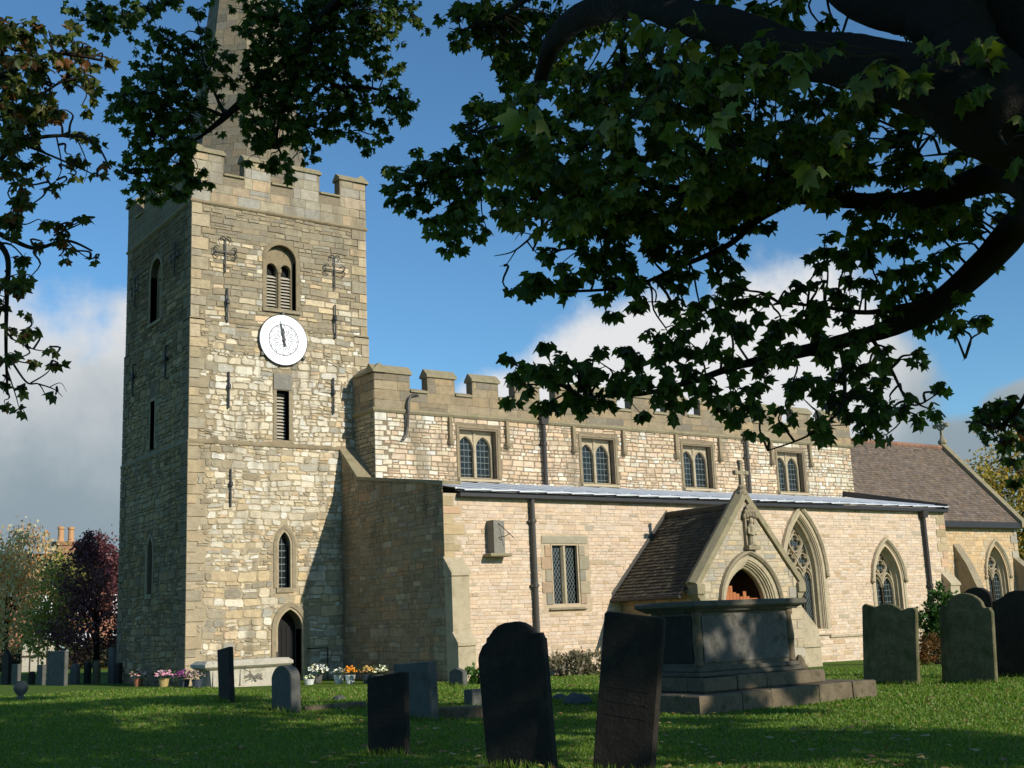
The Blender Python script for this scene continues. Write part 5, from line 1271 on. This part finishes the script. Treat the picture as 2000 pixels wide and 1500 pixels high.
# ------------------------------------------------------------------ the overhanging trees
def spline(P, n=6):
    P = [Vector(p) for p in P]; out = []
    for i in range(len(P)-1):
        a, b, c, d = P[max(0, i-1)], P[i], P[i+1], P[min(len(P)-1, i+2)]
        for k in range(n):
            t = k/n; out.append(.5*((2*b)+(c-a)*t+(2*a-5*b+4*c-d)*t*t+(3*b-a-3*c+d)*t**3))
    out.append(P[-1]); return out
def lerp_r(Rr, n=6):
    o = []
    for i in range(len(Rr)-1): o += [Rr[i]+(Rr[i+1]-Rr[i])*k/n for k in range(n)]
    return o+[Rr[-1]]
class Tree:
    def __init__(s, name, label, base): s.e = thing(name, label, 'tree', base); s.base = Vector(base); s.limb = MB(); s.twig = MB(); s.skel = []; s.P = []; s.T = []; s.Nn = []; s.S = []; s.C = []
    def branch(s, pts, rad, big=True, nn=10):
        k_ = 14 if rad[0] > .1 else 6; nn = nn*2 if rad[0] > .1 else nn
        Q = spline(pts, k_); q = lerp_r(rad, k_); s.skel += Q
        (s.limb if big else s.twig).tube([p-s.base for p in Q], q, nn if big else 5, wob=.2 if big else .1, ridge=.10 if big and rad[0] > .1 else 0)
    def blobs(s, B, depth, size, cols, cover=1.7, djit=.5, thick=1.0, near=.9):
        for (px, py, r) in B:
            d = depth + R.uniform(-djit, djit); c = at(px, py, d); rm = r*d/FPX
            lp = size*FPX/d; n = max(4, int(cover*math.pi*r*r/(.40*lp*lp))); k = max(1, n//6)
            src = min(s.skel, key=lambda q: (q-c).length) if s.skel else None
            if src is not None and (src-c).length < near: Q = spline([src-s.base, (src*2+c)/3+Vector((R.uniform(-.06,.06), R.uniform(-.06,.06), .05))-s.base, (src+c*2)/3+Vector((R.uniform(-.06,.06), R.uniform(-.06,.06), .02))-s.base, c-s.base], 3); s.twig.tube(Q, [.012-.0007*i for i in range(len(Q))], 4, False)
            hubs = []
            for _ in range(k):
                q = c + (RT*R.gauss(0, .55) + UPV*R.gauss(0, .55))*rm + FW*R.gauss(0, .6)*(rm*thick+.08); hubs.append(q)
                s.twig.tube([c-s.base, (c+q)/2+Vector((R.uniform(-.02,.02), R.uniform(-.02,.02), .02))-s.base, q-s.base], [.007,.005,.0035], 3, False)
            for j in range(n):
                h = hubs[j % k]; o = Vector((R.gauss(0,1), R.gauss(0,1), R.gauss(0,.7)-.15)); o.normalize()
                s.P.append(h+o*size*R.uniform(.15, .75)); s.T.append(o+Vector((0,0,-.8))); nv = Vector((R.gauss(0,.75), R.gauss(0,.75), 1+R.gauss(0,.4))); s.Nn.append(nv); s.S.append(size*R.uniform(.62, 1.18)); s.C.append(jc(R.choice(cols), .25))
    def canopy(s, c, r, n, size, cols, margin=140):
        """unseen rest of the crown, above and behind the photographer, shaped for the shade it casts"""
        P = clumped(c, r, n, max(14, n//190), .14, .2); P = P[~inview(P, margin)]; m_ = len(P)
        s.P += [Vector(p) for p in P]; t = unit(m_); t[:,2] -= .5; q = unit(m_)*.6; q[:,2] += 1
        s.T += [Vector(p) for p in t]; s.Nn += [Vector(p) for p in q]; s.S += list(size*NR.uniform(.7, 1.25, m_)); s.C += [jc(R.choice(cols), .25) for _ in range(m_)]
    def finish(s):
        s.limb.build('trunk', M['bark'], s.e, True); s.twig.build('twigs', M['twig'], s.e)
        b = np.array(s.base); leaves('crown', np.array([tuple(p) for p in s.P])-b, np.array([tuple(p) for p in s.T]), np.array([tuple(p) for p in s.Nn]), np.array(s.S), np.array(s.C), M['leaf'], s.e)
GR = [(.06,.105,.02), (.075,.12,.025), (.05,.085,.018), (.09,.13,.03)]
GL = GR + [(.12,.15,.03), (.19,.19,.04)]  # paler yellow-greens mixed in to pass for sunlit leaves
def px3(L): return [at(x, y, d) for x, y, d in L]
bq = at(2400, 1000, 6.4); base = Vector((bq.x, bq.y, 0))
T = Tree('sycamore_tree', 'huge dark sycamore whose limbs and leaves hang over the church from the right', base)
fork = at(2290, 430, 6.4)
T.branch([base+Vector((.15,0,-.2)), base+Vector((0,0,.6)), at(2370, 800, 6.4), fork, fork+Vector((-.1,.1,.55)), fork+Vector((-.15,.15,.95))], [.72, .56, .50, .46, .36, .12], nn=18)
T.branch([fork, at(2080, 290, 6.35), at(1925, 165, 6.5), at(1872, 60, 6.8), at(1845, -90, 7.3), at(1800, -420, 8.0)], [.38, .24, .20, .17, .15, .09], nn=14)
T.branch([at(2110, 300, 6.35), at(1945, 225, 6.3), at(1810, 160, 6.5), at(1690, 125, 6.8), at(1560, 103, 7.2), at(1420, 55, 7.7), at(1290, 15, 8.4), at(1180, -30, 9.2), at(1000, -120, 11), at(820, -110, 13), at(700, -40, 15), at(610, 60, 16), at(520, 155, 16.2), at(440, 228, 16), at(395, 265, 16)],
         [.26, .225, .175, .14, .125, .115, .108, .105, .095, .085, .08, .07, .055, .04, .018])
T.branch([at(1250, 0, 8.8), at(1170, 15, 9.6), at(1110, 50, 10.3), at(1075, 95, 10.8), at(1058, 150, 11), at(1040, 200, 11.2)], [.12, .11, .10, .08, .06, .03])
T.branch([at(1885, 90, 6.7), at(1810, 30, 7.0), at(1720, 22, 7.3), at(1640, -20, 7.8), at(1500, -160, 9)], [.18, .14, .11, .10, .06])
T.branch([at(2140, 120, 7), at(2030, 60, 7.4), at(1990, 20, 7.6), at(1950, -60, 8)], [.25, .2, .16, .1])
T.branch([fork, at(2060, 360, 7.2), at(1950, 345, 8.2), at(1800, 390, 8.8), at(1690, 392, 9), at(1560, 385, 9.2), at(1430, 378, 9.3), at(1330, 372, 9.4), at(1230, 350, 9.5)], [.3, .18, .10, .065, .055, .05, .045, .04, .02])
T.branch([fork, at(2090, 400, 7.4), at(2005, 425, 9), at(1935, 500, 9.4), at(1840, 588, 9.6), at(1740, 640, 9.7), at(1640, 668, 9.7), at(1550, 690, 9.7), at(1450, 712, 9.7), at(1350, 745, 9.7), at(1250, 770, 9.7), at(1130, 775, 9.7)], [.3, .17, .11, .10, .09, .075, .055, .045, .03, .022, .016, .008])
for L, r in (([(1840,588,9.6), (1760,600,9.6), (1690,610,9.6), (1610,600,9.5), (1520,590,9.5)], .035), ([(1560,385,9.2), (1480,430,9.4), (1420,480,9.5), (1330,520,9.5), (1230,560,9.5), (1090,570,9.5)], .035), ([(1640,668,9.7), (1650,740,9.7), (1640,800,9.7), (1580,850,9.7), (1500,880,9.7)], .022), ([(1700,655,9.7), (1740,720,9.7), (1780,790,9.7), (1830,770,9.7)], .02),
             ([(1330,372,9.4), (1200,420,9.5), (1110,430,9.6), (1062,400,9.7), (1058,445,9.7), (1040,490,9.7)], .03), ([(1062,440,9.7), (1030,470,9.7), (1000,492,9.7), (965,500,9.7)], .012), ([(1030,472,9.7), (1050,495,9.7), (1075,498,9.7)], .008), ([(1010,485,9.7), (990,515,9.7), (975,520,9.7)], .006), ([(1045,460,9.7), (1018,455,9.7), (1005,470,9.7)], .006),
             ([(1230,350,9.5), (1100,330,10.5), (980,330,11.8), (860,350,12.6), (780,370,12.8)], .05), ([(980,330,11.8), (920,390,12.5), (890,460,12.7)], .03), ([(1100,330,10.5), (1000,250,11.5), (920,260,12.3)], .035), ([(1250,-10,8.8), (1100,-40,10.5), (980,30,12), (900,60,12.5)], .05),
             ([(610,60,16), (560,190,16), (540,270,16), (560,320,16)], .04), ([(560,110,16), (660,170,16), (690,200,16), (680,260,16)], .035), ([(660,170,16), (740,175,16), (790,210,16)], .03), ([(700,-40,15), (560,-60,16), (400,-20,16.5), (290,20,16.5), (180,40,16.5)], .05), ([(440,228,16), (350,190,16), (290,170,16)], .03), ([(395,265,16), (340,300,16), (290,360,16)], .025), ([(440,228,16), (400,130,16), (390,60,16)], .025),
             ([(2005,425,9), (2060,600,11), (2010,760,12.5), (1960,830,13), (1920,830,13)], .05), ([(1885,700,9.8), (1880,705,9.8)], .005), ([(1780,380,9), (1790,300,8.8), (1812,228,8.4)], .02), ([(1940,320,8.2), (1880,300,8.2), (1800,305,8.4)], .02)):
    T.branch(px3(L), [r*(1-.75*i/(len(L)-1)) for i in range(len(L))], r > .028, 8)
A_ = [(165,40,28),(205,40,35),(240,30,30),(290,15,30),(330,8,25),(190,10,20),(330,80,28),(345,110,30),(375,90,25),(300,140,35),(340,160,40),(385,150,32),(240,200,28),(225,215,20),(275,190,40),(320,210,45),(370,220,40),(265,240,30),(300,260,40),(350,270,35),(270,300,25),(310,320,35),(350,320,35),(260,340,22),(280,370,22),(310,360,25),(370,345,25),(385,330,15),(350,375,25),(300,390,15),(385,20,18),
 (490,25,28),(510,60,32),(540,40,45),(590,30,45),(640,30,45),(700,30,45),(760,30,40),(800,25,25),(560,90,40),(610,90,45),(660,80,40),(700,80,35),(745,55,28),(520,110,30),(490,140,22),(540,150,40),(590,140,40),(640,130,40),(670,110,25),(500,190,40),(550,200,40),(600,190,40),(650,180,26),(690,160,22),(735,130,28),(765,140,20),(710,200,32),(760,195,32),(790,200,22),(780,225,20),(640,220,30),(690,230,26),(730,240,18),(500,240,35),(550,245,40),(600,250,35),(640,260,25),(600,290,20),(520,270,28),(680,270,16),(715,280,16),(740,265,14),(755,260,12),(500,300,22),(530,315,20),(560,325,18),(570,345,12),(440,150,16),(430,205,14),(420,110,18),(402,62,14),(452,112,14),(410,165,18)]
B_ = [(900,20,30),(940,25,35),(980,20,30),(885,80,18),(900,60,18),(940,60,25),(960,75,25),(1000,55,40),(1040,40,40),(985,100,30),(1020,110,35),(1060,85,35),(980,135,25),(1020,140,25),(1080,135,25),(1105,120,18),(1090,85,20),(1075,30,40),(1130,50,25),(1160,30,30),(1190,60,30),(1160,80,25),(995,178,22),(960,200,28),(940,205,20),(985,225,30),(920,240,25),(905,255,18),(935,270,28),(960,290,28),(900,285,12),(770,330,17),(820,305,17),(790,345,22),(765,370,17),(800,370,28),(830,330,25),(860,325,28),(880,310,22),(900,330,28),(930,320,25),(770,395,17),(810,400,22),(850,370,28),(890,365,28),(930,355,30),(880,400,28),(840,430,14),(870,440,25),(900,440,28),(860,460,20),(890,480,20),(930,450,18),(950,445,11),(900,415,25),(910,395,28)]
D_ = [(x+R.uniform(-18,18), y+R.uniform(-18,18), 40) for y, x0, x1 in ((110,1200,1560), (155,1150,1540), (200,1050,1600), (245,1000,1660), (290,985,1700), (335,970,1660), (380,1000,1560), (415,1060,1500)) for x in range(x0, x1, 52)]
D2 = [(1620,200,30),(1680,220,28),(1720,190,26),(1760,230,26),(1700,270,26),(1740,290,22),(1640,300,30),(1690,330,26),(1760,330,20),(1810,270,16),(1790,330,22),(1830,350,24),(1600,350,30),(1550,300,35),(1870,300,22),(1850,260,12),(1560,20,35),(1500,10,35),(1600,45,22),(1640,60,14),(1760,60,14),(1790,50,14),(1400,-5,30)]
C_ = [(1100,440,35),(1150,440,40),(1200,450,40),(1250,440,40),(1300,440,40),(1350,430,35),(1400,440,35),(1440,420,25),(1470,435,18),(1090,490,22),(1130,490,32),(1180,500,38),(1230,500,38),(1280,500,33),(1330,490,33),(1380,500,28),(1420,510,26),(1450,490,16),(1110,540,27),(1060,555,23),(1020,565,26),(995,570,14),(1085,570,18),(1150,545,28),(1200,560,24),(1250,550,32),(1300,560,28),(1340,550,22),(1180,590,20),(1190,620,14),(1280,590,23),(1310,600,20),(1340,600,14),(1430,545,16),
 (990,705,11),(1010,720,20),(1040,720,23),(1070,690,18),(1060,740,28),(1020,750,23),(1100,725,26),(1110,760,28),(1070,790,23),(1140,720,26),(1150,750,28),(1160,690,14),(1105,690,11),(1190,720,26),(1200,750,28),(1180,790,26),(1140,800,22),(1220,690,23),(1250,700,28),(1240,740,28),(1230,780,26),(1280,660,26),(1300,640,20),(1310,690,28),(1300,740,28),(1280,770,23),(1340,640,23),(1370,610,26),(1400,580,23),(1400,620,26),(1440,560,23),(1430,590,23),(1440,640,28),(1360,680,26),(1400,680,28),(1350,730,28),(1390,760,26),(1340,800,20),(1300,800,18),(1430,720,28),(1450,760,26),(1400,800,23),(1440,810,23),(1470,850,14),(1480,800,23),(1500,600,20),(1530,570,20),(1560,560,18),(1590,555,14),(1520,640,26),(1560,620,26),(1600,600,23),(1550,680,28),(1500,680,28),(1600,650,28),(1650,620,25),(1500,730,26),(1550,740,26),(1600,700,28),(1640,680,28),(1690,660,28),(1530,800,25),(1570,780,26),(1600,750,28),(1640,740,28),(1680,720,28),(1720,690,23),(1590,830,23),(1630,800,28),(1670,780,26),(1700,760,23),(1730,740,18),(1620,850,18),(1660,830,26),(1690,840,23),(1730,850,11),(1710,800,22),(1740,780,16),(1760,800,18),(1790,810,16),(1820,800,14),(1740,820,16),(1770,770,11),(1830,770,14),(1835,755,9),(1800,690,11),(1780,700,14),
 (1610,480,23),(1620,510,26),(1650,490,23),(1660,530,28),(1700,460,26),(1700,500,28),(1710,550,28),(1740,430,28),(1760,480,33),(1770,530,28),(1800,440,33),(1820,500,33),(1810,560,26),(1760,590,26),(1720,600,26),(1850,460,28),(1870,410,28),(1900,440,23),(1930,400,26),(1960,420,18),(1960,480,10),(1950,510,9),(1930,520,10),(1840,590,23),(1870,600,20),(1900,620,16),(1915,630,10),(1860,630,14),(1820,620,20),(1780,630,23),(1990,350,18),(1970,300,18),(1900,350,33),(1850,380,33),(1800,390,28),(1750,390,23),(1700,400,23),(1700,790,20),(1650,570,22),(1600,530,14)]
E_ = [(1920,800,17),(1950,790,19),(1980,800,19),(1930,830,19),(1970,830,21),(1995,820,19),(1960,860,19),(1990,870,21),(1975,900,17),(1995,930,11),(1910,830,9),(1985,790,14)]
F_ = [(1960,60,20),(1985,100,20),(1960,120,18),(1990,160,20),(1970,180,16),(1960,20,20),(1995,40,18),(1985,200,14)]
T.blobs(A_, 16, .078, GR, 2.0, .6); T.blobs(B_, 12.5, .084, GR, 2.1, .4); T.blobs(D_, 8.8, .077, GL, 2.05, 1.1); T.blobs(D2, 8.4, .088, GL, 1.9, .5)
G_ = [(x+R.uniform(-16,16), y+R.uniform(-16,16), 27) for y, x0, x1 in ((205,1560,1760), (255,1580,1790), (300,1600,1800), (345,1590,1990), (395,1640,2000), (440,1690,2000)) for x in range(x0, x1, 50) if R.random() < .82]
T.blobs(G_, 9.0, .09, GL, 1.35, .5)
T.blobs([(x+R.uniform(-20,20), y+R.uniform(-22,22), 24) for x, y in ((1290,60), (1330,90), (1360,40), (1410,100), (1450,70), (1480,130), (1500,60), (1540,140), (1580,90), (1620,150), (1650,100), (1690,170), (1720,130), (1760,190), (1800,150), (1850,200), (1900,250), (1230,60), (1270,110), (1330,140), (1400,150), (1870,120), (1900,60), (1950,280), (1980,200), (1930,150), (1880,190), (1970,320), (1840,90), (1780,110))], 6.1, .082, GL, .95, .25)
T.blobs(C_, 9.6, .088, GR, 1.95, .3, .9); T.blobs(E_, 13, .09, GR+[(.08,.03,.02)], 2.6, .3); T.blobs(F_, 11.5, .11, GR, 2., .4)
T.blobs([(1260,60,8), (1385,185,30), (1400,235,25), (1480,150,28), (1440,180,20), (1560,100,24), (1740,150,26), (1320,260,25), (1590,330,18), (1060,190,20), (1180,270,24), (1620,280,22)], 5.4, .088, [(.10,.14,.025), (.15,.16,.045), (.07,.11,.025)], 1.3, .6)  # near sprays in brighter greens, sunlight put into the leaf colour
for c, r, n in (((-2.6,-34.5,10.2), (7.5,7.5,4.6), 12500), ((-3.6,-26.5,13.6), (6,5.5,2.6), 7000), ((-6.5,-22,14.5), (5,5,2.2), 2600), ((-1.2,-31.5,8.3), (3.2,3.6,2.0), 2200), ((6.6,-33.8,9.3), (2.4,3.0,1.7), 2300), ((-6,-33.5,7.6), (2.6,3,1.9), 2600), ((5.2,-41.5,10), (4.5,4,2.5), 2400)):
    T.canopy(c, r, n, .24, GR)  # leaf masses added out of view to shade lawn, tomb, limb and nearer leaves
for t in ((-3,-36,9), (0,-33,10), (-4,-31,11), (-3,-27,12.5), (-6,-23,13.5), (2,-32,8.5)):
    T.branch([fork, (fork+Vector(t))/2+Vector((0,0,1.2)), Vector(t)], [.22,.14,.05])
T.finish()
L_ = [(15,60,35),(30,100,35),(45,70,25),(20,150,40),(60,130,30),(10,200,35),(50,180,25),(75,55,16),(95,60,10),(115,70,18),(140,75,20),(165,85,16),(100,110,26),(140,115,23),(170,110,18),(195,115,16),(215,118,7),(130,150,26),(160,150,20),(185,160,14),(90,160,26),(70,190,20),(105,200,20),(85,215,16),(30,240,33),(65,215,18),(130,215,16),(160,205,16),(185,195,10),(125,240,14),(85,230,20),(20,290,33),(50,270,23),(75,300,18),(140,270,16),(165,265,12),(185,280,12),(130,300,14),(150,315,14),(190,280,9),(210,320,9),(185,340,7),(60,330,18),(20,340,28),(45,360,18),(100,360,12),(115,360,10),(140,345,9),(30,400,23),(60,400,16),(15,440,28),(70,430,12),(110,440,12),(140,440,12),(105,470,18),(75,470,13),(130,480,16),(150,490,10),(175,425,10),(190,505,6),(115,500,12),(50,520,16),(20,540,26),(60,540,13),(10,580,18),(30,560,16),(100,680,8),(110,715,8),(60,650,12),(40,650,12),(35,700,16),(60,710,12),(15,700,13),(20,740,12),(45,760,8),(15,780,10),(40,800,7),(110,770,6),(60,620,8),(20,640,12)]
lb = Vector((-11.6, -21.0, 0)); TL = Tree('left_tree', 'tree with yellowing and reddish leaves reaching in from the left edge', lb)
lt = at(-120, 600, 11); TL.branch([lb+Vector((0,0,-.2)), lb+Vector((.05,0,2)), lt, at(-130, 200, 10.8), at(-110, -200, 10.8)], [.3,.24,.2,.17,.1], nn=12)
for L, r in (([(-125,400,10.9), (-50,330,10.6), (4,332,10.5), (8,350,10.5)], .05), ([(-130,150,10.8), (-20,60,10.5), (2,40,10.5), (4,110,10.5)], .05), ([(-120,520,11), (-20,460,10.6), (20,468,10.5), (70,485,10.5), (130,470,10.5), (180,490,10.5)], .03), ([(-20,460,10.6), (14,500,10.5), (13,580,10.5), (12,690,10.5), (15,770,10.5)], .03), ([(-130,200,10.8), (0,150,10.5), (60,120,10.5), (120,105,10.5), (200,118,10.5)], .035), ([(-20,330,10.5), (40,280,10.5), (110,265,10.5), (180,275,10.5), (215,330,10.5)], .025), ([(0,150,10.5), (60,190,10.5), (120,160,10.5), (170,150,10.5)], .02), ([(40,280,10.5), (90,300,10.5), (160,330,10.5), (190,345,10.5)], .014),
             ([(13,690,10.5), (50,745,10.5), (75,750,10.5), (88,770,10.5)], .012), ([(60,748,10.5), (95,725,10.5), (105,695,10.5)], .008), ([(75,750,10.5), (105,760,10.5), (122,775,10.5)], .008), ([(95,757,10.5), (118,748,10.5), (130,765,10.5)], .005), ([(20,660,10.5), (60,680,10.5), (85,685,10.5), (100,680,10.5)], .008), ([(13,720,10.5), (30,770,10.5), (38,800,10.5)], .008), ([(105,460,10.5), (150,440,10.5), (185,425,10.5)], .01), ([(130,470,10.5), (165,500,10.5), (195,505,10.5)], .008), ([(110,265,10.5), (120,330,10.5), (100,365,10.5)], .008), ([(150,270,10.5), (170,320,10.5), (165,355,10.5)], .007)):
    TL.branch(px3(L), [r*(1-.7*i/(len(L)-1)) for i in range(len(L))], r > .028, 7)
LC = [(.07,.095,.026), (.09,.11,.028), (.11,.13,.035), (.14,.14,.04), (.06,.085,.022), (.08,.11,.028), (.17,.075,.03), (.055,.075,.02)]
TL.blobs([b_ for b_ in L_ if b_[0] < 75], 10.5, .082, LC, 2.0, .5); TL.blobs([b_ for b_ in L_ if b_[0] >= 75], 10.5, .074, LC, 1.4, .4)
TL.canopy((-13.5,-20.5,6.5), (3.2,4.5,4.0), 2600, .2, LC, 60); TL.canopy((-9.5,-24.5,9.5), (3.5,3.5,2.2), 1500, .2, LC, 60)
TL.finish()
